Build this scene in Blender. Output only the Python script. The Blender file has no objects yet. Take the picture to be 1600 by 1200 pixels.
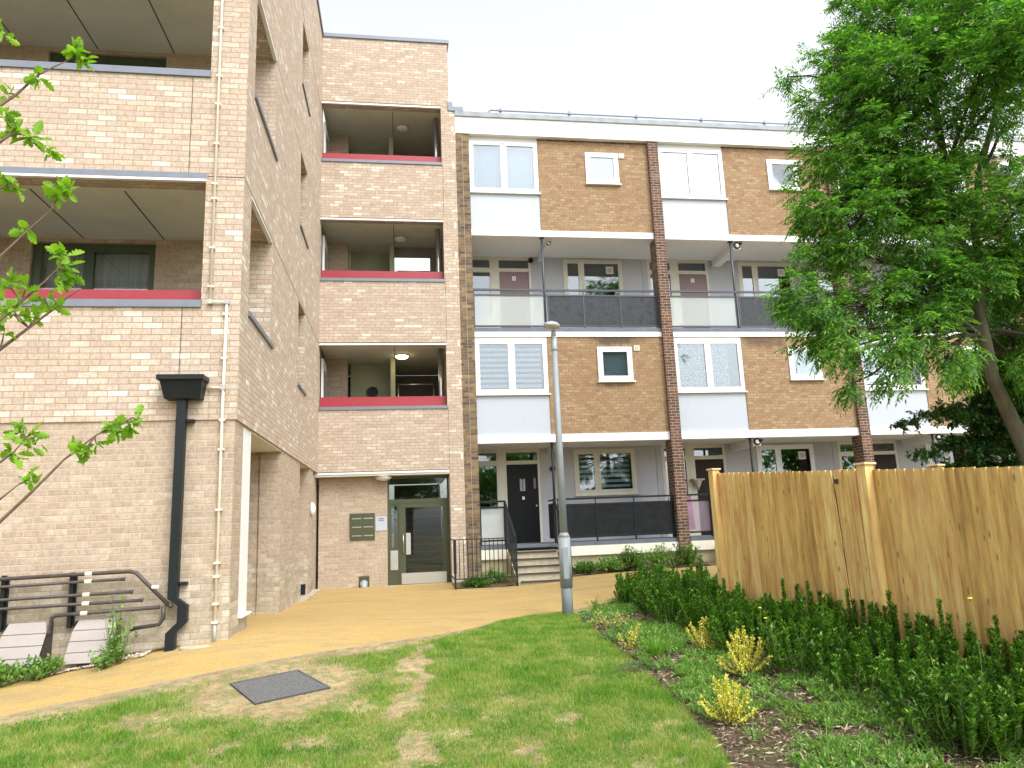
import bpy, math, random
import numpy as np
from mathutils import Vector, Matrix
SC = bpy.context.scene
COL = SC.collection
R = math.radians

# ------------------------------------------------------------------ camera
F_PX, PITCH, ROLL, YAW = 1141.0, R(10.886), R(-2.278), R(8.863)
cy, sy = math.cos(YAW), math.sin(YAW)
_r = Vector((cy, -sy, 0)); _h = Vector((sy, cy, 0)); _z = Vector((0, 0, 1))
FW = math.cos(PITCH)*_h + math.sin(PITCH)*_z
_u = -math.sin(PITCH)*_h + math.cos(PITCH)*_z
RT = math.cos(ROLL)*_r + math.sin(ROLL)*_u
UP = -math.sin(ROLL)*_r + math.cos(ROLL)*_u
cam = bpy.data.cameras.new("camera"); camo = bpy.data.objects.new("camera", cam); COL.objects.link(camo)
M = Matrix((RT, UP, -FW)).transposed().to_4x4()
camo.matrix_world = M
cam.sensor_width = 36; cam.lens = F_PX/1600*36; cam.clip_start = .05; cam.clip_end = 2000
SC.camera = camo

# ------------------------------------------------------------------ sky, sun, exposure
SUN_EL, SUN_AZ = 50, 150       # azimuth measured clockwise from +Y
w = bpy.data.worlds.new("World"); SC.world = w; w.use_nodes = True
nt = w.node_tree; nt.nodes.clear()
sk = nt.nodes.new('ShaderNodeTexSky'); sk.sky_type = 'NISHITA'; sk.sun_disc = False
sk.sun_elevation = R(SUN_EL); sk.sun_rotation = R(SUN_AZ); sk.air_density = 1.0; sk.dust_density = 3.0; sk.ozone_density = 1.0
hs = nt.nodes.new('ShaderNodeHueSaturation'); hs.inputs['Saturation'].default_value = .16; hs.inputs['Value'].default_value = 1.0
bg = nt.nodes.new('ShaderNodeBackground'); bg.inputs['Strength'].default_value = .15
wo = nt.nodes.new('ShaderNodeOutputWorld')
nt.links.new(sk.outputs[0], hs.inputs['Color']); nt.links.new(hs.outputs[0], bg.inputs[0]); nt.links.new(bg.outputs[0], wo.inputs[0])
sl = bpy.data.lights.new('sun', 'SUN'); sl.energy = 0.5; sl.angle = R(30); sl.color = (1, .97, .92)
so = bpy.data.objects.new('sun', sl); COL.objects.link(so)
sd = Vector((math.sin(R(SUN_AZ))*math.cos(R(SUN_EL)), math.cos(R(SUN_AZ))*math.cos(R(SUN_EL)), math.sin(R(SUN_EL))))
so.rotation_euler = sd.to_track_quat('Z', 'Y').to_euler(); so.location = (0, -5, 25)
SC.view_settings.view_transform = 'Standard'; SC.view_settings.look = 'None'
SC.view_settings.exposure = 1.5; SC.view_settings.gamma = 1
SC.render.engine = 'CYCLES'
SC.cycles.max_bounces = 8; SC.cycles.transparent_max_bounces = 16

# ------------------------------------------------------------------ measuring helpers
def ray(x, y): return (x-800)/F_PX*RT - (y-600)/F_PX*UP + FW
def atd(x, y, d):
    v = ray(x, y); return v*(d/math.hypot(v.x, v.y))
def aty(x, y, Y): v = ray(x, y); return v*(Y/v.y)
GC = [(-4.3,9,-1.40),(-2.5,9,-1.22),(-1.94,9,-1.15),(-1.93,12.7,-1.25),(-1.93,14.9,-1.28),(-.3,17.6,-1.31),(1.05,17.6,-1.30),
      (2.5,16.1,-1.33),(3.8,16.2,-1.26),(6.5,17.2,-1.16),(9,17.2,-1.1),(2.41,10.98,-1.35),(0,0,-1.65),(0,5.4,-1.56),(-3,6.3,-1.52),(3.6,4.4,-1.55),
      (4.08,9.13,-1.27),(4.8,5.1,-1.5),(14,17.5,-1.0),(-8,9,-1.62),(-8,4,-1.75),(9,7,-1.35),(20,17.5,-.9),(14,6,-1.3),(-4,12,-1.28),(5,13,-1.22),(0,25,-1.3),(12,25,-1.1),(0,-6,-1.75),(8,-3,-1.7)]
_gc = np.array(GC)
def _U(r2): return np.where(r2 > 1e-9, .5*r2*np.log(np.maximum(r2, 1e-9)), 0)
_K = _U(((_gc[:, None, :2]-_gc[None, :, :2])**2).sum(2)) + np.eye(len(_gc))*.15
_P = np.c_[np.ones(len(_gc)), _gc[:, :2]]
_A = np.block([[_K, _P], [_P.T, np.zeros((3, 3))]])
_W = np.linalg.solve(_A, np.r_[_gc[:, 2], 0, 0, 0])
def gz(x, y):
    x = np.atleast_1d(np.asarray(x, float)); y = np.atleast_1d(np.asarray(y, float))
    xc = np.clip(x, -9, 20); yc = np.clip(y, -6, 25)
    d2 = (xc[:, None]-_gc[None, :, 0])**2+(yc[:, None]-_gc[None, :, 1])**2
    return _U(d2)@_W[:-3] + _W[-3] + _W[-2]*xc + _W[-1]*yc
def g(x, y): return float(gz(x, y)[0])
def atg(x, y):
    v = ray(x, y); z = -1.4
    for _ in range(12):
        p = v*(z/v.z); z = .5*z+.5*g(p.x, p.y)
    return v*(z/v.z)

# ------------------------------------------------------------------ node materials
class NT:
    def __init__(s, name):
        s.m = bpy.data.materials.new(name); s.m.use_nodes = True; s.t = s.m.node_tree; s.t.nodes.clear()
        s.out = s.t.nodes.new('ShaderNodeOutputMaterial'); s.b = s.t.nodes.new('ShaderNodeBsdfPrincipled')
        s.t.links.new(s.b.outputs[0], s.out.inputs[0])
    def n(s, ty, **k):
        nd = s.t.nodes.new(ty)
        for a, v in k.items(): setattr(nd, a, v)
        return nd
    def l(s, a, b): s.t.links.new(a, b)
    def put(s, v, inp):
        if hasattr(v, 'is_output') or isinstance(v, bpy.types.NodeSocket): s.l(v, inp)
        else: inp.default_value = v
    def math(s, op, a, b=0., c=None):
        nd = s.n('ShaderNodeMath', operation=op); s.put(a, nd.inputs[0]); s.put(b, nd.inputs[1])
        if c is not None: s.put(c, nd.inputs[2])
        return nd.outputs[0]
    def mix(s, f, a, b, mode='MIX'):
        nd = s.n('ShaderNodeMix', data_type='RGBA', blend_type=mode)
        s.put(f, nd.inputs[0])
        for v, i in ((a, 6), (b, 7)):
            if isinstance(v, tuple) and len(v) == 3: v = (*v, 1)
            s.put(v, nd.inputs[i])
        return nd.outputs[2]
    def noise(s, scale, vec=None, detail=3, rough=.55, dim='3D'):
        nd = s.n('ShaderNodeTexNoise'); nd.inputs['Scale'].default_value = scale; nd.inputs['Detail'].default_value = detail
        nd.inputs['Roughness'].default_value = rough
        if vec is not None: s.l(vec, nd.inputs['Vector'])
        return nd.outputs['Fac']
    def ramp(s, f, stops, interp='LINEAR'):
        nd = s.n('ShaderNodeValToRGB'); cr = nd.color_ramp; cr.interpolation = interp
        while len(cr.elements) < len(stops): cr.elements.new(.5)
        for e, (p, c) in zip(cr.elements, stops): e.position = p; e.color = (*c, 1) if len(c) == 3 else c
        s.l(f, nd.inputs[0]); return nd.outputs[0]
    def bump(s, h, strength=.3, dist=.01):
        nd = s.n('ShaderNodeBump'); nd.inputs['Strength'].default_value = strength; nd.inputs['Distance'].default_value = dist
        s.l(h, nd.inputs['Height']); s.l(nd.outputs[0], s.b.inputs['Normal'])
    def pos(s): return s.n('ShaderNodeNewGeometry').outputs['Position']
    def uv(s): return s.n('ShaderNodeUVMap').outputs[0]
    def map(s, vec, sc):
        nd = s.n('ShaderNodeMapping'); nd.inputs['Scale'].default_value = sc; s.l(vec, nd.inputs['Vector']); return nd.outputs[0]
    def sm(s, f, a, b, c=0., d=1.):
        nd = s.n('ShaderNodeMapRange', interpolation_type='SMOOTHSTEP')
        s.put(f, nd.inputs[0])
        for i, v in enumerate((a, b, c, d)): nd.inputs[1+i].default_value = v
        return nd.outputs[0]

def plain(name, col, rough=.6, metal=0., var=.12, scale=6, bump=0., bscale=60, spec=.5, stretch=(1, 1, 1)):
    N = NT(name); p = N.map(N.pos(), stretch)
    f = N.noise(scale, p, 4, .6)
    a = tuple(c*(1-var) for c in col); b = tuple(min(1, c*(1+var)) for c in col)
    N.l(N.ramp(f, [(.3, a), (.7, b)]), N.b.inputs['Base Color'])
    N.b.inputs['Roughness'].default_value = rough; N.b.inputs['Metallic'].default_value = metal
    N.b.inputs['Specular IOR Level'].default_value = spec
    if bump: N.bump(N.noise(bscale, p, 4), bump, .004)
    return N.m

def brick(name, pal, mortar, mw=.0055, bl=.225, bump=.5, stain=.12, stcol=(.2, .17, .13), soft=.0022, spots=()):
    """bricks 225 x 75 mm laid stretcher bond in the surface's own metre coordinates"""
    N = NT(name); uv = N.uv()
    nd = N.n('ShaderNodeTexNoise'); nd.inputs['Scale'].default_value = 9; nd.inputs['Detail'].default_value = 3; N.l(uv, nd.inputs['Vector'])
    va = N.n('ShaderNodeVectorMath', operation='MULTIPLY_ADD'); N.l(nd.outputs['Color'], va.inputs[0]); va.inputs[1].default_value = (.006, .006, 0)
    N.l(uv, va.inputs[2])
    sx = N.n('ShaderNodeSeparateXYZ'); N.l(va.outputs[0], sx.inputs[0]); u, v = sx.outputs[0], sx.outputs[1]
    rv = N.math('DIVIDE', v, .075); row = N.math('FLOOR', rv); fv = N.math('SUBTRACT', rv, row)
    odd = N.math('FLOORED_MODULO', row, 2.)
    wn = N.n('ShaderNodeTexWhiteNoise', noise_dimensions='1D'); N.l(row, wn.inputs['W'])
    off = N.math('ADD', N.math('MULTIPLY', odd, .5), N.math('MULTIPLY', wn.outputs['Value'], .09))
    cu = N.math('ADD', N.math('DIVIDE', u, bl), off); ci = N.math('FLOOR', cu); fu = N.math('SUBTRACT', cu, ci)
    # now and then a stretcher is really two headers
    cb = N.n('ShaderNodeCombineXYZ'); N.l(ci, cb.inputs[0]); N.l(row, cb.inputs[1])
    w2 = N.n('ShaderNodeTexWhiteNoise', noise_dimensions='2D'); N.l(cb.outputs[0], w2.inputs['Vector'])
    mu = N.math('MULTIPLY', N.math('MINIMUM', fu, N.math('SUBTRACT', 1., fu)), bl)
    mv = N.math('MULTIPLY', N.math('MINIMUM', fv, N.math('SUBTRACT', 1., fv)), .075)
    m = N.math('MINIMUM', mu, mv)
    mask = N.sm(m, mw-soft, mw+soft)
    clus = N.math('MULTIPLY', N.math('SUBTRACT', N.noise(1.6, N.map(N.pos(), (1, 1, 1.6)), 3, .6), .5), .55)
    bc = N.ramp(N.math('ADD', N.math('MULTIPLY', w2.outputs['Value'], .92), N.math('ADD', clus, .04)), pal)
    smud = N.noise(26, N.map(N.pos(), (1, 1, .7)), 3, .6); bc = N.mix(.45, bc, N.ramp(smud, [(.35, (.36, .36, .36)), (.65, (.66, .66, .66))]), 'OVERLAY')
    fine = N.noise(45, N.map(N.pos(), (1, 1, 3)), 4, .65)
    bc = N.mix(.6, bc, N.ramp(fine, [(.3, (.32, .32, .32)), (.7, (.72, .72, .72))]), 'OVERLAY')
    mc = N.mix(N.noise(14, N.pos(), 3), tuple(c*.8 for c in mortar), tuple(min(1, c*1.15) for c in mortar))
    c = N.mix(mask, mc, bc)
    big = N.sm(N.noise(.9, N.map(N.pos(), (1.4, 1.4, .8)), 6, .65), .5, .78)
    c = N.mix(N.math('MULTIPLY', big, stain), c, stcol)
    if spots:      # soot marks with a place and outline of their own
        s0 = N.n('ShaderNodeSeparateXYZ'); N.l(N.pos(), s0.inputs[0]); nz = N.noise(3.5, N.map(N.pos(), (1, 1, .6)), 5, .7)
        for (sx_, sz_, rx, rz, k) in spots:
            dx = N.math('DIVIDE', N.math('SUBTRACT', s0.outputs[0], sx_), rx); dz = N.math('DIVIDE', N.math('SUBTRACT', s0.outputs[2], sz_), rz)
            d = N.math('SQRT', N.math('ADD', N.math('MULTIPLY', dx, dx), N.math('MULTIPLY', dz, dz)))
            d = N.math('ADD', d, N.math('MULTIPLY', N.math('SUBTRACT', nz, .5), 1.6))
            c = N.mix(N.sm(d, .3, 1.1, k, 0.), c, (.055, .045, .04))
    N.l(c, N.b.inputs['Base Color']); N.b.inputs['Roughness'].default_value = .93
    N.b.inputs['Specular IOR Level'].default_value = .2
    h = N.math('ADD', N.math('MULTIPLY', mask, 1.), N.math('MULTIPLY', fine, .45))
    N.bump(h, bump, .006)
    return N.m

def glass(name, tint=(.75, .8, .82), rough=0.02, refl=1.):
    N = NT(name); N.t.nodes.remove(N.b)
    tr = N.n('ShaderNodeBsdfTransparent'); tr.inputs[0].default_value = (*tint, 1)
    gl = N.n('ShaderNodeBsdfGlossy'); gl.inputs['Roughness'].default_value = rough; gl.inputs[0].default_value = (.9, .95, 1, 1)
    fr = N.n('ShaderNodeFresnel'); fr.inputs[0].default_value = 1.6
    mx = N.n('ShaderNodeMixShader'); N.l(N.math('MULTIPLY', fr.outputs[0], refl), mx.inputs[0]); N.l(tr.outputs[0], mx.inputs[1]); N.l(gl.outputs[0], mx.inputs[2])
    N.l(mx.outputs[0], N.out.inputs[0]); return N.m

def frosted(name, col):
    N = NT(name); N.t.nodes.remove(N.b)
    tr = N.n('ShaderNodeBsdfTranslucent'); tr.inputs[0].default_value = (*col, 1)
    di = N.n('ShaderNodeBsdfDiffuse'); di.inputs[0].default_value = (*col, 1)
    rf = N.n('ShaderNodeBsdfRefraction'); rf.inputs['IOR'].default_value = 1.02; rf.inputs['Roughness'].default_value = .25
    a = N.n('ShaderNodeMixShader'); a.inputs[0].default_value = .35; N.l(di.outputs[0], a.inputs[1]); N.l(tr.outputs[0], a.inputs[2])
    b = N.n('ShaderNodeMixShader'); b.inputs[0].default_value = .62; N.l(a.outputs[0], b.inputs[1]); N.l(rf.outputs[0], b.inputs[2])
    N.l(b.outputs[0], N.out.inputs[0]); return N.m

def leafmat(name, cols, rough=.5, trans=.35, nscale=1.2, wr=.65, wn=.5):
    N = NT(name); ge = N.n('ShaderNodeNewGeometry')
    f = N.math('ADD', N.math('MULTIPLY', ge.outputs['Random Per Island'], wr), N.math('MULTIPLY', N.noise(nscale, ge.outputs['Position'], 3), wn))
    k = len(cols); c = N.ramp(f, [(.12+.76*i/(k-1), cc) for i, cc in enumerate(cols)])
    N.l(c, N.b.inputs['Base Color']); N.b.inputs['Roughness'].default_value = rough; N.b.inputs['Specular IOR Level'].default_value = .35
    tl = N.n('ShaderNodeBsdfTranslucent'); N.l(N.mix(1., c, (1.0, 1.25, .5), 'MULTIPLY'), tl.inputs[0])
    mx = N.n('ShaderNodeMixShader'); mx.inputs[0].default_value = trans
    N.l(N.b.outputs[0], mx.inputs[1]); N.l(tl.outputs[0], mx.inputs[2]); N.l(mx.outputs[0], N.out.inputs[0]); return N.m

MT = {}
PAL_NEW = [(0, (.385, .305, .245)), (.2, (.43, .345, .28)), (.42, (.41, .34, .28)), (.6, (.455, .38, .305)), (.76, (.44, .38, .315)), (.87, (.49, .43, .36)), (.95, (.555, .51, .44)), (1, (.63, .60, .54))]
MT['brick_new'] = brick('buff_pink_brick', PAL_NEW, (.36, .265, .155), stain=.12, stcol=(.36, .28, .19))
PAL_LOW = [(0, (.335, .26, .205)), (.3, (.38, .305, .245)), (.6, (.37, .305, .245)), (.85, (.41, .345, .275)), (1, (.44, .38, .31))]
MT['brick_low'] = brick('pink_brown_brick', PAL_LOW, (.47, .37, .24), stain=.15, stcol=(.36, .29, .2), mw=.0065)
PAL_PL = [(0, (.31, .26, .195)), (.4, (.38, .325, .25)), (.75, (.42, .365, .29)), (1, (.50, .45, .37))]
MT['brick_plinth'] = brick('weathered_buff_plinth_brick', PAL_PL, (.42, .34, .24), stain=.3, stcol=(.26, .22, .15))
PAL_OLD = [(0, (.25, .155, .095)), (.25, (.285, .18, .105)), (.5, (.295, .20, .115)), (.75, (.315, .22, .128)), (.92, (.35, .255, .155)), (1, (.265, .19, .125))]
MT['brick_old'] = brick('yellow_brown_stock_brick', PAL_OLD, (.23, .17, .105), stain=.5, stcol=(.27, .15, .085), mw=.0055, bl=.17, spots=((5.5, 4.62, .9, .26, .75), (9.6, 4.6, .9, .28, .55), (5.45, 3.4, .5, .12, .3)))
PAL_PIL = [(0, (.06, .042, .036)), (.35, (.10, .058, .045)), (.6, (.165, .08, .058)), (.8, (.09, .06, .05)), (1, (.20, .115, .078))]
MT['brick_pillar'] = brick('dark_red_pillar_brick', PAL_PIL, (.42, .35, .27), stain=.12, stcol=(.2, .1, .07), mw=.0055)
PAL_PIB = [(0, (.085, .06, .045)), (.35, (.16, .11, .07)), (.6, (.24, .17, .09)), (.8, (.10, .085, .07)), (1, (.30, .2, .11))]
MT['brick_brown'] = brick('dark_brown_pilaster_brick', PAL_PIB, (.21, .18, .13), stain=.1, mw=.005)
N = NT('white_painted_concrete'); f = N.noise(7, N.map(N.pos(), (1, 1, .12)), 5, .65); f2 = N.noise(.8, N.pos(), 4, .6)
c = N.mix(N.math('MULTIPLY', N.sm(f, .52, .8), N.math('MULTIPLY', f2, .7)), (.72, .73, .735), (.42, .42, .38)); N.l(c, N.b.inputs['Base Color']); N.b.inputs['Roughness'].default_value = .65; MT['white'] = N.m
N = NT('pale_blue_white_panel'); f = N.noise(9, N.map(N.pos(), (1, 1, .15)), 5, .65); f2 = N.noise(1.1, N.pos(), 4, .6)
c = N.mix(N.math('MULTIPLY', N.sm(f, .5, .8), N.math('MULTIPLY', f2, .5)), (.42, .465, .53), (.31, .33, .34)); N.l(c, N.b.inputs['Base Color']); N.b.inputs['Roughness'].default_value = .5; MT['panel'] = N.m
MT['render'] = plain('pale_lavender_render', (.41, .415, .45), .85, var=.05, scale=2.5, bump=.15)
MT['upvc'] = plain('white_upvc', (.74, .75, .76), .3, var=.01)
MT['cream'] = plain('cream_painted_timber', (.58, .565, .48), .5, var=.05)
MT['coping'] = plain('grey_metal_coping', (.17, .19, .23), .45, .2, var=.08)
MT['coping_old'] = plain('weathered_grey_felt_coping', (.30, .33, .36), .8, var=.2, scale=4, bump=.3)
MT['red'] = plain('red_metal_panel', (.30, .022, .034), .4, var=.05)
MT['soffit'] = plain('grey_green_soffit_board', (.60, .60, .53), .85, var=.08, scale=1.6, bump=.2, bscale=150)
MT['dark'] = plain('dark_joint', (.03, .032, .03), .8)
MT['room'] = plain('room_plaster', (.22, .21, .2), .9, var=.1)
MT['stairwall'] = plain('green_grey_wall', (.36, .39, .27), .85, var=.08, scale=2)
MT['floor'] = plain('concrete_floor', (.27, .27, .25), .85, var=.15)
MT['black'] = plain('black_metal_paint', (.011, .014, .018), .5, var=.15, spec=.25)
MT['blackpipe'] = plain('black_cast_pipe', (.008, .012, .014), .45, var=.2, spec=.3)
MT['darkrail'] = plain('blue_black_rail_paint', (.045, .055, .075), .4, var=.15)
MT['creampipe'] = plain('cream_conduit', (.74, .69, .56), .5, var=.06)
MT['greybox'] = plain('grey_conduit_box', (.38, .38, .36), .5)
MT['steel'] = plain('brushed_steel', (.55, .56, .56), .32, .9, var=.06, scale=20, stretch=(1, 1, 8))
MT['galv'] = plain('grey_painted_column', (.24, .275, .29), .5, .0, var=.06, scale=8)
MT['galvl'] = plain('light_grey_casting', (.33, .36, .37), .45, .1, var=.06)
MT['green'] = plain('olive_green_powder_coat', (.055, .066, .03), .45, var=.05)
MT['dgreen'] = plain('dark_green_frame', (.05, .075, .04), .45, var=.08)
MT['glass'] = glass('clear_glass', (.86, .90, .92), refl=2.)
MT['glassd'] = glass('dark_glass', (.45, .50, .52), refl=2.6)
MT['glasse'] = glass('entrance_glass', (.6, .64, .62), refl=.8)
MT['frost'] = frosted('frosted_panel_glass', (.72, .80, .80))
MT['frostp'] = frosted('pink_backed_frosted_glass', (.50, .42, .50))
MT['lampglass'] = plain('opal_lamp_glass', (.78, .78, .75), .3, var=.02)
MT['step'] = plain('pale_concrete_step', (.42, .38, .28), .85, var=.2, scale=7, bump=.3)
MT['nosing'] = plain('dark_step_nosing', (.055, .05, .045), .85, var=.2)
MT['deck'] = plain('dark_grey_deck_edge', (.12, .14, .17), .7, var=.15)
MT['beige'] = plain('stained_beige_render', (.52, .46, .30), .9, var=.2, scale=3, bump=.2)
MT['slabw'] = plain('cream_slab_edge_paint', (.78, .75, .64), .6, var=.07, scale=4)
MT['doorp'] = plain('muted_purple_door', (.21, .13, .135), .45, var=.05)
MT['doork'] = plain('black_door_paint', (.004, .006, .007), .45, var=.1, spec=.2)
MT['doorb'] = plain('dark_brown_door', (.022, .013, .012), .5, var=.1, spec=.2)
MT['louvre'] = plain('pale_pink_grey_board', (.32, .285, .265), .6, var=.05)
MT['pipe'] = plain('dark_brown_pipe', (.055, .045, .04), .5, var=.3, scale=12)
MT['pinkc'] = plain('pink_fabric', (.32, .10, .22), .8)
MT['curtain'] = plain('white_net_curtain', (.50, .56, .60), .9, var=.15, scale=16, stretch=(4, 4, .3))
MT['blindpale'] = plain('pale_blue_blind', (.46, .54, .60), .8, var=.05, scale=1.5)
MT['curtaind'] = plain('grey_curtain', (.50, .51, .48), .9, var=.2, scale=14, stretch=(4, 4, .1))
MT['terra'] = plain('terracotta_planter', (.42, .36, .27), .8, var=.15)

# panel mottled black (scuffed balcony panels)
N = NT('scuffed_black_panel'); f = N.noise(5, N.pos(), 6, .7)
N.l(N.ramp(f, [(.35, (.022, .026, .034)), (.55, (.045, .05, .06)), (.68, (.014, .017, .021))]), N.b.inputs['Base Color']); N.b.inputs['Roughness'].default_value = .45; N.b.inputs['Specular IOR Level'].default_value = .25
N.bump(N.noise(9, N.pos(), 5, .7), .3, .01); MT['bpanel'] = N.m
MT['bpanelg'] = plain('glossy_black_panel', (.010, .012, .015), .4, var=.5, scale=5, spec=.22)
# sooty brick stain variant is shape-based wear on the old wall
N = NT('patterned_net_curtain'); f = N.n('ShaderNodeTexVoronoi'); f.inputs['Scale'].default_value = 28; N.l(N.pos(), f.inputs['Vector'])
N.l(N.ramp(f.outputs['Distance'], [(.2, (.62, .66, .66)), (.6, (.22, .27, .29))]), N.b.inputs['Base Color']); N.b.inputs['Roughness'].default_value = .9; MT['lace'] = N.m
N = NT('emissive_lamp'); N.b.inputs['Base Color'].default_value = (1, .9, .6, 1); N.b.inputs['Emission Color'].default_value = (1, .82, .45, 1); N.b.inputs['Emission Strength'].default_value = 6; MT['lit'] = N.m

# ------------------------------------------------------------------ mesh helpers
SPLIT = {'wall', 'plinth', 'recess_wall', 'tower_wall', 'brick_wall', 'render_wall', 'slab_edge', 'deck_edge', 'base_wall', 'rear_wall', 'party_wall', 'stair_wall', 'bracket', 'clip', 'junction_box', 'button', 'wall_tie_plate', 'balcony_back_wall', 'side_cheek', 'pipe_tape', 'movement_joint', 'soffit_joint', 'cooling_fins'}
WL = {}          # world position of every object made
class G:
    def __init__(s): s.v = []; s.f = []; s.sm = []; s.uvd = []
    def face(s, pts, smooth=False):
        i = len(s.v); s.v += [tuple(p) for p in pts]; s.f.append(tuple(range(i, i+len(pts)))); s.sm.append(smooth); return s
    def box(s, x0, x1, y0, y1, z0, z1, bottom=True):
        if x0 > x1: x0, x1 = x1, x0
        if y0 > y1: y0, y1 = y1, y0
        if z0 > z1: z0, z1 = z1, z0
        i = len(s.v)
        s.v += [(x0, y0, z0), (x1, y0, z0), (x1, y1, z0), (x0, y1, z0), (x0, y0, z1), (x1, y0, z1), (x1, y1, z1), (x0, y1, z1)]
        for q in ((0, 3, 2, 1), (4, 5, 6, 7), (0, 1, 5, 4), (1, 2, 6, 5), (2, 3, 7, 6), (3, 0, 4, 7)):
            s.f.append(tuple(i+k for k in q)); s.sm.append(False)
        return s
    def hexa(s, p):   # 8 points: bottom 4 ccw, top 4 ccw
        i = len(s.v); s.v += [tuple(q) for q in p]
        for q in ((0, 3, 2, 1), (4, 5, 6, 7), (0, 1, 5, 4), (1, 2, 6, 5), (2, 3, 7, 6), (3, 0, 4, 7)):
            s.f.append(tuple(i+k for k in q)); s.sm.append(False)
        return s
    def tube(s, pts, rad, n=10, cap=True, smooth=True):
        pts = [Vector(p) for p in pts]; k = len(pts)
        if not hasattr(rad, '__len__'): rad = [rad]*k
        i0 = len(s.v); prev = None
        for j, p in enumerate(pts):
            if j == 0: d = pts[1]-p
            elif j == k-1: d = p-pts[-2]
            else: d = (pts[j+1]-p).normalized()+(p-pts[j-1]).normalized()
            d = d.normalized() if d.length > 1e-9 else Vector((0, 0, 1))
            if prev is None:
                a = d.cross(Vector((0, 0, 1)) if abs(d.z) < .9 else Vector((1, 0, 0))).normalized()
            else:
                a = (prev-d*prev.dot(d)).normalized()
            prev = a; b = d.cross(a)
            for q in range(n):
                t = 2*math.pi*q/n; s.v.append(tuple(p+(a*math.cos(t)+b*math.sin(t))*rad[j]))
        for j in range(k-1):
            for q in range(n):
                q2 = (q+1) % n
                s.f.append((i0+j*n+q, i0+j*n+q2, i0+(j+1)*n+q2, i0+(j+1)*n+q)); s.sm.append(smooth)
        if cap:
            s.f.append(tuple(i0+q for q in range(n))[::-1]); s.sm.append(False)
            s.f.append(tuple(i0+(k-1)*n+q for q in range(n))); s.sm.append(False)
        return s
    def dome(s, c, r, axis='z', sgn=-1, h=.5, n=20, m=6):
        c = Vector(c); i0 = len(s.v)
        for j in range(m+1):
            t = math.pi/2*j/m; rr = r*math.cos(t); hh = r*h*math.sin(t)*sgn
            for q in range(n):
                a = 2*math.pi*q/n; x, y = rr*math.cos(a), rr*math.sin(a)
                p = {'z': (x, y, hh), 'y': (x, hh, y), 'x': (hh, x, y)}[axis]; s.v.append(tuple(c+Vector(p)))
        for j in range(m):
            for q in range(n):
                q2 = (q+1) % n; s.f.append((i0+j*n+q, i0+j*n+q2, i0+(j+1)*n+q2, i0+(j+1)*n+q)); s.sm.append(True)
        return s
    def solid(s, xs, ys, zs, pred):
        """closed shell of the cells of a 3D grid for which pred(x,y,z) holds"""
        xs, ys, zs = sorted(set(xs)), sorted(set(ys)), sorted(set(zs))
        nx, ny, nz = len(xs)-1, len(ys)-1, len(zs)-1
        S = {}
        for i in range(nx):
            for j in range(ny):
                for k in range(nz): S[i, j, k] = pred((xs[i]+xs[i+1])/2, (ys[j]+ys[j+1])/2, (zs[k]+zs[k+1])/2)
        for (i, j, k), on in S.items():
            if not on: continue
            x0, x1, y0, y1, z0, z1 = xs[i], xs[i+1], ys[j], ys[j+1], zs[k], zs[k+1]
            if not S.get((i-1, j, k)): s.face([(x0, y1, z0), (x0, y0, z0), (x0, y0, z1), (x0, y1, z1)])
            if not S.get((i+1, j, k)): s.face([(x1, y0, z0), (x1, y1, z0), (x1, y1, z1), (x1, y0, z1)])
            if not S.get((i, j-1, k)): s.face([(x0, y0, z0), (x1, y0, z0), (x1, y0, z1), (x0, y0, z1)])
            if not S.get((i, j+1, k)): s.face([(x1, y1, z0), (x0, y1, z0), (x0, y1, z1), (x1, y1, z1)])
            if not S.get((i, j, k-1)): s.face([(x0, y1, z0), (x1, y1, z0), (x1, y0, z0), (x0, y0, z0)])
            if not S.get((i, j, k+1)): s.face([(x0, y0, z1), (x1, y0, z1), (x1, y1, z1), (x0, y1, z1)])
        return s
    def build(s, name, mat, parent=None, bevel=0):
        if name in SPLIT:
            key = {}; par = {}
            def find(a):
                while par[a] != a: par[a] = par[par[a]]; a = par[a]
                return a
            ids = [key.setdefault(tuple(round(c, 4) for c in p), len(key)) for p in s.v]
            for i in ids: par.setdefault(i, i)
            for f in s.f:
                for a in f[1:]: par[find(ids[f[0]])] = find(ids[a])
            comp = {}
            for fi, f in enumerate(s.f): comp.setdefault(find(ids[f[0]]), []).append(fi)
            if len(comp) > 1:
                o = None
                for fl in comp.values():
                    h = G()
                    for fi in fl: h.face([s.v[i] for i in s.f[fi]], s.sm[fi])
                    o = h._build(name, mat, parent, bevel)
                return o
        return s._build(name, mat, parent, bevel)
    def _build(s, name, mat, parent=None, bevel=0):
        V = np.array(s.v, float)
        o = V.min(0)*.5+V.max(0)*.5; o[2] = V[:, 2].min()
        me = bpy.data.meshes.new(name); me.from_pydata([tuple(q) for q in (V-o)], [], s.f)
        me.polygons.foreach_set('use_smooth', s.sm)
        uvl = me.uv_layers.new(name='UVMap'); uvs = np.zeros((len(me.loops), 2))
        li = 0
        for p in me.polygons:
            nn = p.normal; a = (abs(nn.x), abs(nn.y), abs(nn.z))
            for l in p.loop_indices:
                q = V[me.loops[l].vertex_index]
                if a[2] > .8: uvs[l] = (q[0], q[1])
                elif a[0] > a[1]: uvs[l] = (q[1]+.11, q[2])
                else: uvs[l] = (q[0], q[2])
        uvl.data.foreach_set('uv', uvs.ravel())
        me.materials.append(MT[mat] if isinstance(mat, str) else mat)
        ob = bpy.data.objects.new(name, me); COL.objects.link(ob)
        pl = WL[parent] if parent is not None else Vector((0, 0, 0))
        if parent is not None: ob.parent = parent
        ob.location = Vector(o)-pl; WL[ob] = Vector(o)
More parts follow.
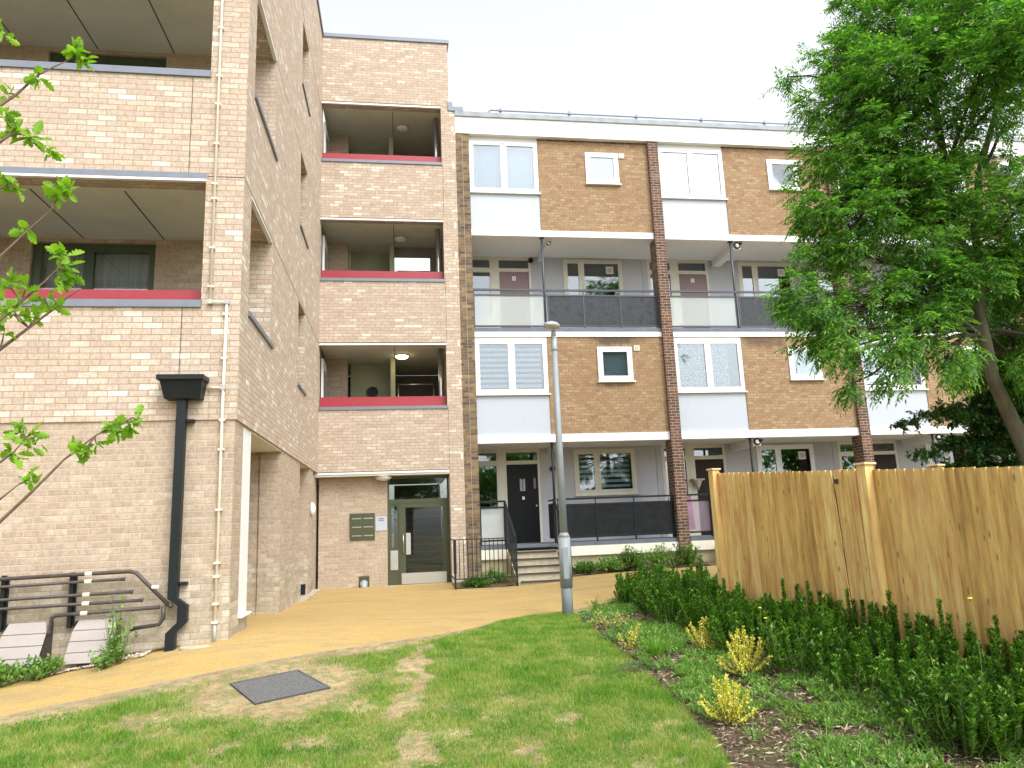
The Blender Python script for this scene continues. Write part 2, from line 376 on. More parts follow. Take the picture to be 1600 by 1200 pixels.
        if bevel:
            b = ob.modifiers.new('bevel', 'BEVEL'); b.width = bevel; b.segments = 2; b.limit_method = 'ANGLE'
        return ob
def tag(o, label=None, cat=None, group=None, kind=None):
    for k, v in (('label', label), ('category', cat), ('group', group), ('kind', kind)):
        if v: o[k] = v
    return o
def thing(name, label, cat, loc, group=None):
    o = bpy.data.objects.new(name, None); COL.objects.link(o); o.location = loc; o.empty_display_size = .2
    WL[o] = Vector(loc); return tag(o, label, cat, group)
def npmesh(name, V, Fc, mat, parent=None, origin=None, smooth=False):
    """mesh from numpy arrays: V (n,3), Fc (m,k)"""
    V = np.asarray(V, float); Fc = np.asarray(Fc, int)
    if origin is None: origin = np.array([(V[:, 0].min()+V[:, 0].max())/2, (V[:, 1].min()+V[:, 1].max())/2, V[:, 2].min()])
    origin = np.array(origin, float)
    me = bpy.data.meshes.new(name); n, k = Fc.shape
    me.vertices.add(len(V)); me.vertices.foreach_set('co', (V-origin).ravel())
    me.loops.add(n*k); me.loops.foreach_set('vertex_index', Fc.ravel())
    me.polygons.add(n); me.polygons.foreach_set('loop_start', np.arange(0, n*k, k))
    try: me.polygons.foreach_set('loop_total', np.full(n, k))
    except Exception: pass
    if smooth: me.polygons.foreach_set('use_smooth', np.ones(n, bool))
    me.update(calc_edges=True); me.materials.append(MT[mat] if isinstance(mat, str) else mat)
    ob = bpy.data.objects.new(name, me); COL.objects.link(ob)
    pl = WL[parent] if parent is not None else Vector((0, 0, 0))
    if parent is not None: ob.parent = parent
    ob.location = Vector(origin)-pl; WL[ob] = Vector(origin); return ob

# ================================================================== NEW BLOCK (front wing, stair tower)
NB = thing('apartment_block', 'new buff brick apartment block with stacked recessed balconies and red balcony panels', 'building', (-2, 9, -1.2))
XC, Y1, Y2 = -1.93, 9.0, 17.6
ZS = [1.36, 4.46, 7.57, 10.68]          # storey lines of the front wing
FB = [(2.83, 4.43), (5.93, 7.57), (9.05, 10.62)]   # balcony openings of the wing
def in_any(v, lst): return any(a < v < b for a, b in lst)
TOP = 12.8
slit = [(2.80, 4.43), (6.0, 7.55), (9.1, 10.53)]
# upper walls: one L-shaped shell
def wing_upper(x, y, z):
    front = y < Y1+.34; side = x > XC-.34
    if not (front or side): return False
    if front and -7.6 < x < -2.39 and in_any(z, FB): return False
    if side and 9.47 < y < 11.08 and in_any(z, FB): return False
    if side and 14.03 < y < 15.0 and in_any(z, slit): return False
    return True
xs = [-9, -7.6, -2.39, XC-.34, XC]; ys = [Y1, Y1+.34, 9.47, 11.08, 14.03, 15.0, Y2+.34]
zs = [1.36, TOP]+[q for t in FB+slit for q in t]
G().solid(xs, ys, zs, wing_upper).build('wall', 'brick_new', NB)
# ground storey, set back by a few mm
Yl, Xl = Y1+.022, XC-.022
def wing_low(x, y, z):
    front = y < Yl+.34; side = x > Xl-.34
    if front: return True
    if side:
        if y < 9.5: return True
        if 9.5 < y < 10.05: return z < -.95
        if 10.05 < y < 12.52: return False
        if 14.76 < y < 16.2: return False
        if y > 16.92: return False
        return True
    return False
ysl = [Yl, Yl+.34, 9.5, 10.05, 12.52, 14.76, 16.2, 16.92, Y2]
G().solid([-9, Xl-.34, Xl], ysl, [-.42, 1.36], wing_low).build('wall', 'brick_low', NB)
G().solid([-9, Xl-.34, Xl], ysl, [-2.3, -.95, -.42], wing_low).build('plinth', 'brick_plinth', NB)
# walls seen inside the ground-floor recesses
def pair(x0, x1, y0, y1):
    G().box(x0, x1, y0, y1, -.42, 1.34).build('recess_wall', 'brick_low', NB)
    G().box(x0, x1, y0, y1, -2.2, -.42).build('recess_plinth', 'brick_plinth', NB)
pair(-4.2, Xl-.345, 12.55, 12.85); pair(-4.5, -4.2, 9.45, 12.85)
pair(-3.2, Xl-.345, 16.23, 16.5); pair(-3.2, -2.95, 14.6, 16.23); pair(-3.2, Xl-.345, 14.3, 14.6)
G().box(-2.12, -1.962, 9.52, 10.04, -.95, 1.345).build('white_panel', 'white', NB)
G().box(-2.25, -1.90, 9.505, 10.06, -.975, -.95).build('panel_sill', 'white', NB)
G().box(-2.5, XC-.03, 10.05, 12.55, 1.335, 1.352).build('soffit_trim', 'white', NB)
G().box(-4.2, -1.97, 9.36, 16.9, 1.352, 1.40).build('soffit', 'soffit', NB)
# floors / soffits of the wing
for k, (z0, z1) in enumerate(FB):
    G().box(-8.9, XC-.345, Y1+.345, 11.3, z1, z1+.25).build('soffit', 'soffit', NB)
    jg = G()
    for xj in (-6.89, -5.76, -4.63, -3.5): jg.box(xj-.008, xj+.008, 9.42, 11.05, z1-.004, z1)
    jg.build('soffit_joint', 'dark', NB)
    G().box(-8.9, XC-.345, Y1+.345, 11.1, z0-1.25, z0-1.05).build('balcony_floor', 'floor', NB)
    # back wall with window opening
    G().solid([-8.9, -5.34, -3.62, -2.27], [11.07, 11.3], [z0-1.05, z0-.4, z1-.06, z1], lambda x, y, z: not (-5.34 < x < -3.62 and z0-.4 < z < z1-.06)).build('balcony_back_wall', 'brick_low', NB)
    f = G(); wy0, wy1 = 11.13, 11.2; za, zb = z0-.4, z1-.06
    f.box(-5.34, -5.22, wy0, wy1, za, zb).box(-3.72, -3.62, wy0, wy1, za, zb).box(-5.22, -3.72, wy0, wy1, zb-.13, zb).box(-5.22, -3.72, wy0, wy1, za, za+.08).box(-4.64, -4.5, wy0, wy1, za+.08, zb-.13)
    wf = f.build('window', 'dgreen', NB)
    G().box(-5.22, -4.64, wy0+.03, wy0+.036, za+.08, zb-.13).build('pane', 'glass', wf)
    G().box(-4.5, -3.72, wy0+.03, wy0+.036, za+.08, zb-.13).build('pane', 'glass', wf)
    cg = G(); n = 60; pts = []
    for i in range(n+1):
        x = -5.2+1.48*i/n; pts.append((x, 11.27+.018*math.sin(i*1.3)+.01*math.sin(i*.47)))
    for i in range(n): cg.face([(pts[i][0], pts[i][1], za+.02), (pts[i+1][0], pts[i+1][1], za+.02), (pts[i+1][0], pts[i+1][1], zb-.02), (pts[i][0], pts[i][1], zb-.02)], True)
    cg.build('curtain', 'curtaind', wf)
    # parapet copings and red panel
    G().box(-7.6, -2.385, Y1-.03, Y1+.345, z0-.09, z0).build('coping', 'coping', NB)
    if k == 0: G().box(-7.59, -2.41, Y1+.22, Y1+.25, z0, z0+.2).build('red_panel', 'red', NB)
    G().box(XC-.345, XC+.03, 9.45, 11.25, z0-.06, z0+.004).build('coping', 'coping', NB)
    G().box(-7.6, -2.385, Y1-.008, Y1+.03, z1, z1+.075).build('lintel_flashing', 'coping', NB)
    G().box(-7.59, -2.39, Y1-.004, Y1+.05, z1-.034, z1-.001).build('soffit_trim', 'upvc', NB)
    G().box(XC-.05, XC+.004, 9.48, 11.07, z1-.03, z1-.001).build('soffit_trim', 'upvc', NB)
for z0, z1 in slit:
    G().box(XC-.345, XC+.03, 14.0, 15.22, z0-.05, z0).build('coping', 'coping', NB)
    w_ = G().box(-2.85, -2.8, 13.8, 15.3, z0, z1).build('window', 'dgreen', NB)
    G().box(-2.8, -2.275, 15.003, 15.3, z0-.1, z1+.02).build('reveal', 'brick_low', NB)
    G().box(-2.8, -2.275, 13.7, 14.028, z0-.1, z1+.02).build('reveal', 'brick_low', NB)
    G().box(-2.8, -2.275, 13.7, 15.3, z1, z1+.1).build('soffit', 'soffit', NB)
# shadow-gap joints
j = G()
for z in ZS[1:]:
    j.box(-2.38, XC+.001, Y1-.0015, Y1+.02, z-.005, z+.005); j.box(XC-.02, XC+.0015, Y1, Y2, z-.006, z+.006)
for z0, z1 in ((1.92, 2.74), (4.5, 5.83), (7.65, 8.95), (10.7, 12.7)): j.box(-2.608, -2.6, Y1-.0012, Y1+.02, z0, z1)
for z in (3.1, 4.75, 6.2, 7.9): 
    for y in (12.1, 13.2): j.box(XC-.02, XC+.0018, y, y+.012, z, z+.1)
j.build('movement_joint', 'dark', NB)
# roof
G().box(-9, XC+.04, Y1-.04, Y1+.4, TOP, TOP+.09).box(XC-.4, XC+.04, Y1+.4, Y2-.04, TOP, TOP+.09).build('roof_coping', 'coping', NB)
G().box(-9, XC-.4, Y1+.4, 21.8, TOP-.2, TOP-.05).build('roof', 'coping_old', NB)
G().box(-9, -8.9, 9.4, 21.8, -2, 12.6).box(-9, -2.0, 21.6, 21.8, -2, 12.6).build('rear_wall', 'brick_new', NB)
# ---------------- stair tower
XR = 1.5
op = [(2.91, 4.47), (6.13, 7.71), (9.31, 10.91)]
def tower(x, y, z):
    if x > 1.34 and z > 10.8: return False
    return not (x < 1.13 and in_any(z, op))
G().solid([XC+.001, 1.13, 1.34, XR], [Y2, Y2+.3], [1.35, 10.8, 12.78]+[q for t in op for q in t], tower).build('tower_wall', 'brick_new', NB)
G().box(1.15, XR, Y2+.001, Y2+.34, -1.9, 1.35).build('tower_wall', 'brick_new', NB)
G().box(XC, 1.38, Y2-.04, Y2+.34, 12.78, 12.88).build('roof_coping', 'coping', NB)
G().box(1.32, 1.72, Y2-.03, Y2+.5, 10.8, 10.92).box(1.32, 1.44, Y2-.03, Y2+.3, 10.92, 11.05).build('parapet_flashing', 'coping', NB)
G().box(XC, 1.34, Y2+.3, 21.8, 12.5, 12.7).build('roof', 'coping_old', NB)
G().box(1.2, 1.36, Y2+.3, 21.8, 1.4, 12.5).build('side_wall', 'brick_new', NB)
j = G()
for z0, z1 in ((1.37, 2.83), (4.5, 6.04), (7.74, 9.2)): j.box(1.148, 1.156, Y2-.0015, Y2+.01, z0, z1)
for z in (1.36, 4.49, 7.73, 10.93): j.box(XC, 1.13, Y2-.0015, Y2+.01, z-.006, z+.006)
j.build('movement_joint', 'dark', NB)
tg = G()
for i, z in enumerate((10.2, 9.15, 7.5, 6.7, 4.4, 3.4, 1.6, -.4)): tg.box(1.41+.004*i, 1.45+.004*i, Y2-.004, Y2+.01, z, z+.16)
tg.build('wall_tie_plate', 'creampipe', NB)
for k, (z0, z1) in enumerate(op):
    G().box(XC+.002, 1.15, Y2-.03, Y2+.305, z0-.075, z0).build('coping', 'coping', NB)
    G().box(XC+.01, 1.125, Y2+.2, Y2+.23, z0, z0+.27).build('red_panel', 'red', NB)
    G().box(XC+.005, 1.125, Y2-.004, Y2+.05, z1-.04, z1-.001).build('soffit_trim', 'upvc', NB)
    G().solid([XC, -.13, 1.19], [Y2+.3, 19.6, 21.5], [z1+.002, z1+.3], lambda x, y, z: not (k == 1 and x > -.13 and y > 19.6)).build('soffit', 'soffit', NB)
    G().box(-.135, -.12, 17.95, 19.25, z1-.003, z1+.002).build('soffit_joint', 'dark', NB)
    G().solid([XC, -.13, 1.19], [Y2+.3, 19.6, 21.5], [z0-1.2, z0-1.05], lambda x, y, z: not (k == 2 and x > -.13 and y > 19.6)).build('landing_floor', 'floor', NB)
    G().box(XC+.002, -1.37, 19.25, 19.5, z0-1.05, z1+.002).build('landing_back_wall', 'brick_low', NB)
    G().box(-1.34, -.13, 20.0, 20.2, z0-1.05, z1+.002).box(-.25, -.13, 19.25, 20.0, z0-1.05, z1+.002).build('stair_wall', 'stairwall', NB)
    dr = G().box(XC+.002, XC+.05, 18.15, 18.95, z0-1.05, z1-.25).build('landing_door', 'white', NB)
    G().box(XC+.05, XC+.06, 18.3, 18.8, z0-.9, z1-.5).build('pane', 'glassd', dr)
    G().tube([(1.02, 18.2, z0-1.05), (1.02, 18.2, z1+.002)], .06, 16).build('round_column', 'steel', NB)
    # rear wall of the stairwell
    if k == 1: G().solid([-.13, .86, 1.2], [19.5, 19.6], [z0-1.05, z0-.3, 7.44, z1], lambda x, y, z: not (x < .86 and z0-.3 < z < 7.44)).build('stairwell_rear_wall', 'room', NB)
    else: G().box(XC, 1.2, 21.5, 21.6, z0-(1.05 if k == 0 else .3), z1).build('stairwell_rear_wall', 'room', NB)
    # flight seen across the landing with its steel handrails
    st = G()
    for i in range(9): st.box(-.08, .95, 19.6+i*.2, 19.8+i*.2, z0-1.05, z0-1.05+.17*(i+1))
    if k != 1: st.build('stair_flight', 'nosing', NB)
    hr = G()
    for x in (-.05, .9): hr.tube([(x, 19.5, z0+.0), (x, 19.6, z0+.78), (x+(.02 if x > 0 else -.02), 20.6, z0+1.2)], .022, 8)
    hr.tube([(-.05, 19.6, z0+.92), (.9, 19.6, z0+.92)], .022, 8)
    hr.build('handrail', 'steel', NB)
# entrance: recessed wall, door, frame
YE = 17.95
G().box(XC+.001, -.335, YE, YE+.25, -.42, 1.25).build('entrance_wall', 'brick_low', NB)
G().box(XC+.001, -.335, YE, YE+.25, -2, -.42).build('entrance_plinth', 'brick_low', NB)
G().box(XC-.3, 1.16, Y2+.02, 21.5, 1.26, 1.42).build('soffit', 'soffit', NB)
G().box(XC+.005, 1.14, Y2-.004, Y2+.05, 1.305, 1.348).build('soffit_trim', 'upvc', NB)
G().box(Xl-.34, Xl-.04, 17.3, 18.2, -2, 1.3).build('recess_wall', 'brick_low', NB)
fr = G()
zt, zb = 1.24, -1.3
fr.box(-.33, 1.15, YE+.03, YE+.12, zt-.05, zt).box(-.33, 1.15, YE+.03, YE+.12, .60, .70)
fr.box(-.33, -.29, YE+.03, YE+.12, zb, .60).box(-.33, -.29, YE+.03, YE+.12, .70, zt-.05)
fr.box(1.10, 1.15, YE+.03, YE+.12, zb, .60).box(1.10, 1.15, YE+.03, YE+.12, .70, zt-.05)
fr.box(-.06, -.02, YE+.03, YE+.12, zb, .6)
fr.box(-.29, -.06, YE+.05, YE+.10, zb, -.42).box(-.29, -.24, YE+.05, YE+.10, -.42, .54).box(-.11, -.06, YE+.05, YE+.10, -.42, .54).box(-.29, -.06, YE+.05, YE+.10, .54, .6)
EF = fr.build('entrance_frame', 'green', NB)
G().box(-.24, -.11, YE+.07, YE+.076, -.42, .54).build('side_pane', 'glassd', EF)
G().box(-.29, 1.10, YE+.07, YE+.076, .70, zt-.05).build('fanlight_pane', 'glasse', EF)
dl = G().box(-.02, .09, YE+.04, YE+.09, zb, .6).box(.98, 1.10, YE+.04, YE+.09, zb, .6).box(.09, .98, YE+.04, YE+.09, .5, .6).box(.09, .98, YE+.04, YE+.09, zb, -1.1)
ED = dl.build('entrance_door', 'green', NB)
G().box(.09, .98, YE+.06, YE+.067, -1.1, .5).build('pane', 'glasse', ED)
G().box(-.01, 1.05, YE+.03, YE+.04, zb+.02, -1.03).build('kick_plate', 'steel', ED)
G().tube([(.035, YE+.035, -.55), (.035, YE-.02, -.55), (.035, YE-.02, -.13), (.035, YE+.035, -.13)], .013, 8).build('pull_handle', 'steel', ED)
lk = G().box(.10, .21, YE+.03, YE+.06, -.6, -.1).build('lock_plate', 'steel', ED)
G().box(-.4, 1.2, Y2+.1, YE+.03, -1.34, -1.295).build('threshold', 'step', NB)
st = G()
for i in range(14): st.box(-.2, 1.1, 18.9+i*.19, 19.1+i*.19, -1.3, -1.3+.18*(i+1))
st.build('stair_flight', 'floor', NB)
st = G()
for i in range(14): st.box(-.2, 1.1, 18.885+i*.19, 18.93+i*.19, -1.3+.18*(i+1)-.035, -1.3+.18*(i+1)+.003)
st.build('stair_nosings', 'greybox', NB)
G().tube([(1.0, 18.7, -.3), (1.0, 21.3, 2.1)], .02, 8).build('handrail', 'steel', NB)
G().box(XC, 1.19, 18.2, 21.5, -1.5, -1.31).build('hall_floor', 'floor', NB)

# fixtures of the new block
def lamp_round(loc, axis, sgn, label, lit=False, r=.17):
    t = thing('bulkhead_lamp', label, 'lamp', loc)
    p = Vector(loc); q = p.copy()
    if axis == 'z':
        G().tube([p+Vector((0, 0, .0)), p+Vector((0, 0, sgn*.03))], r, 24).build('base', 'greybox', t)
        G().dome(p+Vector((0, 0, sgn*.03)), r*.96, 'z', sgn, .45).build('diffuser', 'lit' if lit else 'lampglass', t)
    else:
        d = Vector((sgn, 0, 0)) if axis == 'x' else Vector((0, sgn, 0))
        G().tube([p, p+d*.03], r, 24).build('base', 'greybox', t)
        G().dome(p+d*.03, r*.96, axis, sgn, .5).build('diffuser', 'lampglass', t)
    return t
lamp_round((.05, 18.85, 4.468), 'z', -1, 'lit round bulkhead lamp under the first floor landing soffit of the stair tower', True)
lamp_round((.04, 18.8, 7.708), 'z', -1, 'unlit round bulkhead lamp under the second floor landing soffit above the bright sky opening')
lamp_round((.13, 18.7, 10.908), 'z', -1, 'unlit round bulkhead lamp under the topmost landing soffit of the stair tower')
lamp_round((-.42, 17.8, 1.255), 'z', -1, 'round lamp under the soffit over the green entrance door', r=.2)
lamp_round((Xl, 16.6, .5), 'x', 1, 'white round wall lamp on the narrow brick pier left of the entrance', r=.15)
t = thing('bulkhead_lamp', 'dark oval bulkhead lamp on the green stair wall of the first floor landing', 'lamp', (-.75, 19.99, 3.75))
G().tube([(-.75, 19.998, 3.7), (-.75, 19.93, 3.7)], .15, 20).build('body', 'black', t)
t = thing('mailbox_panel', 'olive green mailbox panel with six slots beside the entrance door', 'mailbox', (-.92, YE-.02, -.22))
G().box(-1.21, -.63, YE-.03, YE-.002, -.22, .4).build('panel', 'green', t, .004)
for i in range(3):
    for k in range(2): 
        x0 = -1.16+k*.27; z0 = .27-.2*i
        G().box(x0, x0+.22, YE-.036, YE-.03, z0, z0+.02).build('slot_flap', 'steel', t)
sg = thing('sign', 'small pale notice board with two dark lines right of the green mailboxes', 'sign', (-.48, YE-.01, -.02))
G().box(-.61, -.345, YE-.014, YE-.002, -.02, .31).build('board', 'panel', sg)
G().box(-.55, -.41, YE-.018, YE-.014, .25, .265).box(-.54, -.42, YE-.018, YE-.014, .21, .222).build('lettering', 'dark', sg)
ic = thing('intercom', 'steel intercom panel with keypad on the green frame left of the entrance door', 'intercom', (-.175, YE+.03, -.83))
G().box(-.27, -.09, YE+.03, YE+.05, -.95, -.5).build('plate', 'steel', ic, .003)
for i in range(4):
    for k in range(3): G().box(-.225+k*.04, -.2+k*.04, YE+.024, YE+.03, -.62-i*.045, -.6-i*.045).build('button', 'greybox', ic)
G().tube([(-.18, YE+.03, -.87), (-.18, YE+.018, -.87)], .035, 12).build('push_button', 'steel', ic)
ot = thing('wall_outlet', 'round grey pipe outlet on a green plate low on the wall by the entrance', 'pipe outlet', (-.88, YE, -1.36))
G().box(-1.0, -.76, YE-.012, YE-.002, -1.37, -1.05).build('backplate', 'green', ot)
G().tube([(-.88, YE-.02, -1.22), (-.88, YE-.16, -1.22)], [.09, .08], 14).dome((-.88, YE-.1, -1.22), .09, 'z', 1, 1).tube([(-.88, YE-.12, -1.2), (-.88, YE-.14, -1.36)], [.07, .09], 14).build('spout', 'galvl', ot)
for y, n in ((15.9, 'nearer'), (17.05, 'farther')):
    t = G().box(XC-.12, XC-.03, y-.03, y+.05, -1.24, -1.03).build('door_stop', 'black', None, .006)
    tag(t, 'small black post stub at the foot of the brick piers, the %s of the two' % n, 'post stub')
G().box(-2.3, XC+.12, 14.7, 17.5, -1.30, -1.255).build('kerb_slab', 'step', NB)

# rainwater hopper and black downpipe
dp = thing('downpipe', 'black square downpipe with a large hopper on the front brick wall', 'drainpipe', (-2.53, 8.9, -1.2))
hx0, hx1 = -2.76, -2.28
G().hexa([(hx0+.05, 8.84, 1.59), (hx1-.03, 8.84, 1.59), (hx1-.03, 9.0, 1.59), (hx0+.05, 9.0, 1.59), (hx0, 8.76, 1.84), (hx1, 8.76, 1.84), (hx1, 9.0, 1.84), (hx0, 9.0, 1.84)]).box(hx0-.02, hx1+.02, 8.74, 9.0, 1.80, 1.86).build('hopper', 'blackpipe', dp, .005)
def sq(ptsx, y0, y1, w):   # square pipe in the wall plane
    gq = G()
    for (xa, za), (xb, zb_) in zip(ptsx[:-1], ptsx[1:]):
        gq.hexa([(xb-w, y0, zb_), (xb+w, y0, zb_), (xb+w, y1, zb_), (xb-w, y1, zb_), (xa-w, y0, za), (xa+w, y0, za), (xa+w, y1, za), (xa-w, y1, za)])
    return gq
sq([(-2.53, 1.6), (-2.53, -.63), (-2.53, -.66), (-2.42, -.74), (-2.42, -.92), (-2.535, -1.03), (-2.535, -1.24)], 8.88, 8.97, .05).build('pipe', 'blackpipe', dp)
G().box(-2.6, -2.40, 8.93, 9.03, 1.33, 1.36).box(-2.6, -2.40, 8.93, 9.03, -.52, -.49).build('bracket', 'blackpipe', dp)
# cream conduit
cp = thing('conduit', 'thin cream conduit running up the brick corner with elbow joints', 'pipe', (-2.1, 8.97, -1.15))
G().tube([(-2.28, 8.965, 12.7), (-2.275, 8.965, 2.8)], .017, 8).tube([(-2.275, 8.965, 2.8), (-2.08, 8.965, 2.8)], .014, 8).tube([(-2.08, 8.965, 2.8), (-2.09, 8.965, 1.36), (-2.09, 8.975, 1.3), (-2.09, 8.985, -1.0)], .017, 8).tube([(-2.09, 8.965, 1.74), (-2.28, 8.965, 1.74)], .012, 8).build('pipe', 'creampipe', cp)
c_ = G()
for z in [12, 11.2, 10.4, 9.6, 8.8, 8, 7.2, 6.55, 5.85, 5.45, 4.9, 4.35, 4.15, 3.5, 3.0]: c_.box(-2.31, -2.245, 8.95, 9.0, z-.012, z+.012)
for z in (2.65, 2.1, 1.35, 1.0, .3, -.3, -.45, -.75, -.95): c_.box(-2.122, -2.058, 8.955, 9.02, z-.012, z+.012)
c_.build('clip', 'creampipe', cp)
G().box(-2.305, -2.245, 8.94, 8.985, 2.775, 2.83).box(-2.11, -2.05, 8.94, 8.985, 2.775, 2.83).box(-2.12, -2.06, 8.94, 8.985, 1.71, 1.77).build('junction_box', 'greybox', cp)
G().tube([(-2.09, 8.985, -.95), (-2.09, 8.985, -1.17)], .019, 8).build('foot', 'greybox', cp)

# dark pipes in front of the wall on brackets
pr_ = thing('pipe_run', 'dark pipes on two upright brackets along the foot of the front wall', 'pipes', (-3.7, 8.9, -.9))
for pts, r in (([(-6.5, -.40), (-3.0, -.345), (-2.93, -.36), (-2.56, -.735)], .022), ([(-6.5, -.49), (-3.07, -.425)], .017), ([(-6.5, -.62), (-2.98, -.565)], .018),
               ([(-6.5, -.71), (-2.87, -.66)], .018), ([(-2.66, -.745), (-3.72, -.775), (-3.76, -.80), (-3.77, -.95), (-3.83, -1.0)], .022), ([(-2.62, -.73), (-2.62, -.87), (-2.66, -.93), (-2.95, -.96)], .022)):
    G().tube([(x, 8.9, z) for x, z in pts], r, 10).tube([(pts[-1][0], 8.9, pts[-1][1]), (pts[-1][0]+.03, 8.9, pts[-1][1]-.002)], r*1.25, 10).build('pipe', 'pipe', pr_)
q = G()
for x, z in ((-3.45, -.352), (-3.45, -.435), (-3.46, -.574), (-3.46, -.668), (-3.47, -.768), (-4.55, -.64), (-2.75, -.53)): q.tube([(x, 8.9, z), (x+.07, 8.9, z+.001)], .0225, 10)
q.build('pipe_tape', 'creampipe', pr_)
for x in (-4.29, -3.6, -5.4): G().box(x-.02, x+.02, 8.93, 8.97, -.92, -.33).box(x-.035, x+.035, 8.97, 9.0, -.9, -.35).build('bracket', 'blackpipe', pr_)
for i, (x, lab) in enumerate(((-3.30, 'pale boarded vent cover sloping off the wall, beside the climbing weed'), (-4.0, 'pale boarded vent cover sloping off the wall, at the left edge behind low leaves'))):
    vc = thing('vent_cover', lab, 'vent cover', (x, 8.8, -1.3))
    a, b = x-.23, x+.21; za, zb_, yt, yb = -.84, -1.26-(.04*i), 8.93, 8.66
    nb = 4
    for q in range(nb):
        t0, t1 = q/nb, (q+.955)/nb
        def P(xx, t, off=0): return (xx, yt+(yb-yt)*t-off, za+(zb_-za)*t)
        c0 = .035 if q == 0 else 0; c1 = .0
        G().hexa([P(a+c1, t1), P(b-c1, t1), P(b-c1, t1, -.02), P(a+c1, t1, -.02), P(a+c0, t0), P(b-c0, t0), P(b-c0, t0, -.02), P(a+c0, t0, -.02)]).build('board', 'louvre', vc, .006)
    G().face([(b+.004, yt+.02, za-.01), (b+.004, yb+.02, zb_), (b+.004, 9.02, zb_), (b+.004, 9.02, za-.01)]).face([(a-.004, yt+.02, za-.01), (a-.004, 9.02, za-.01), (a-.004, 9.02, zb_), (a-.004, yb+.02, zb_)]).build('side_cheek', 'pipe', vc)
    G().tube([(b-.08, yb-.0, zb_+.05), (b-.08, yb-.02, zb_+.05)], .012, 8).build('bolt', 'black', vc)

# ================================================================== OLD BLOCK
OB = thing('maisonette_block', 'older yellow brick block with white bands, dark brick pillars and recessed balconies', 'building', (7, 17.75, -1.1))
P0, PITCHX, NBAY = 1.5, 5.26, 6
YF, YB = 17.75, 19.25
XE = P0+PITCHX*NBAY+.3
def bay(k): return P0+PITCHX*k if k else P0
FAC = [(1.97, 4.67), (7.38, 10.18)]
for k in range(NBAY+1):
    x = bay(k) + (0 if k == 0 else .02); wd = .35 if k == 0 else .28
    yf = 17.62 if k == 0 else 17.64
    G().box(x, x+wd, yf, 18.08, -2, 10.175).build('pillar', 'brick_brown' if k == 0 else 'brick_pillar', OB)
G().box(P0+.17, P0+.176, 17.612, 17.62, -1.2, 10.17).build('cable', 'greybox', OB)
# bands, slabs
for z0, z1, ze in ((1.97, 2.17, 2.17), (7.38, 7.55, 7.55)):
    for k in range(NBAY):
        x0, x1 = bay(k)+(.35 if k == 0 else .3), bay(k+1)+.02
        G().box(x0, x1, YF-.03, YF+.35, z0, ze).build('white_band', 'white', OB)
for k in range(NBAY):
    x0, x1 = bay(k)+(.35 if k == 0 else .3), bay(k+1)+.02
    G().box(x0, x1, YF-.03, YF+.35, 4.67, 4.80).build('white_band', 'white', OB)
    G().box(x0, x1, YF-.01, YF+.4, 4.80, 4.91).build('deck_edge', 'deck', OB)
G().box(P0+.2, XE, YF+.35, 21.4, 1.972, 2.17).build('soffit_slab', 'white', OB)
G().box(P0+.2, XE, YF+.35, 21.4, 7.382, 7.55).build('soffit_slab', 'white', OB)
G().box(P0+.2, XE, YF+.40, 21.4, 4.672, 4.85).build('balcony_slab', 'white', OB)
# ground floor deck with stairs gaps
for k in range(NBAY):
    xa = bay(k)+.35; xs0, xs1 = bay(k)+1.0, bay(k)+2.1; xe_ = bay(k+1)+.02
    G().box(xa, xs0, YF-.04, YF+.3, -.80, -.575).box(xs1+.3, xe_, YF-.04, YF+.3, -.80, -.575).build('slab_edge', 'slabw', OB)
    G().box(xa, xs0, YF-.03, YF+.3, -.573, -.48).box(xs1, xe_, YF-.03, YF+.3, -.573, -.48).build('deck_edge', 'deck', OB)
    G().box(xa, xs0, YF+.05, YF+.3, -2, -.80).box(xs1, xe_, YF+.05, YF+.3, -2, -.80).build('base_wall', 'beige', OB)
G().box(P0+.3, XE, YF+.3, 19.4, -.7, -.485).build('ground_deck', 'deck', OB)
# roof fascia
for k in range(NBAY):
    x0 = bay(k)+(0 if k == 0 else .17); x1 = bay(k+1)+.165
    G().box(x0, x1, 17.60, 17.9, 10.18, 10.66).build('roof_fascia', 'white', OB)
G().box(P0+.01, P0+.17, 17.598, 17.602, 10.18, 10.66).build('fascia_joint', 'white', OB)
G().box(P0, XE, 17.56, 17.95, 10.66, 10.79).build('roof_edge', 'coping_old', OB)
G().box(P0, XE, 17.9, 22.5, 10.4, 10.6).build('roof', 'coping_old', OB)
G().box(P0+.2, XE, 21.4, 21.5, -2, 10.4).box(XE-.1, XE, 18.1, 21.4, -2, 10.4).build('rear_wall', 'room', OB)
for k in range(1, NBAY): G().box(bay(k)+.1, bay(k)+.2, 19.4, 21.4, -2, 10.4).box(bay(k)+.1, bay(k)+.2, 18.08, 19.4, 2.17, 4.67).box(bay(k)+.1, bay(k)+.2, 18.08, 19.4, 7.55, 10.4).build('party_wall', 'room', OB)
# roof rail
q = G(); zr = 11.13
q.tube([(2.47, 18.0, 10.7), (2.47, 18.0, zr-.05), (2.52, 18.0, zr), (XE-1, 18.0, zr)], .022, 8)
q.build('roof_rail', 'coping', OB)
for i in range(15):
    x = 2.79+1.93*i; G().tube([(x, 18.0, 10.7), (x, 18.0, 11.2)], .02, 8).box(x-.04, x+.04, 17.96, 18.04, zr-.03, zr+.03).build('rail_post', 'coping', OB)

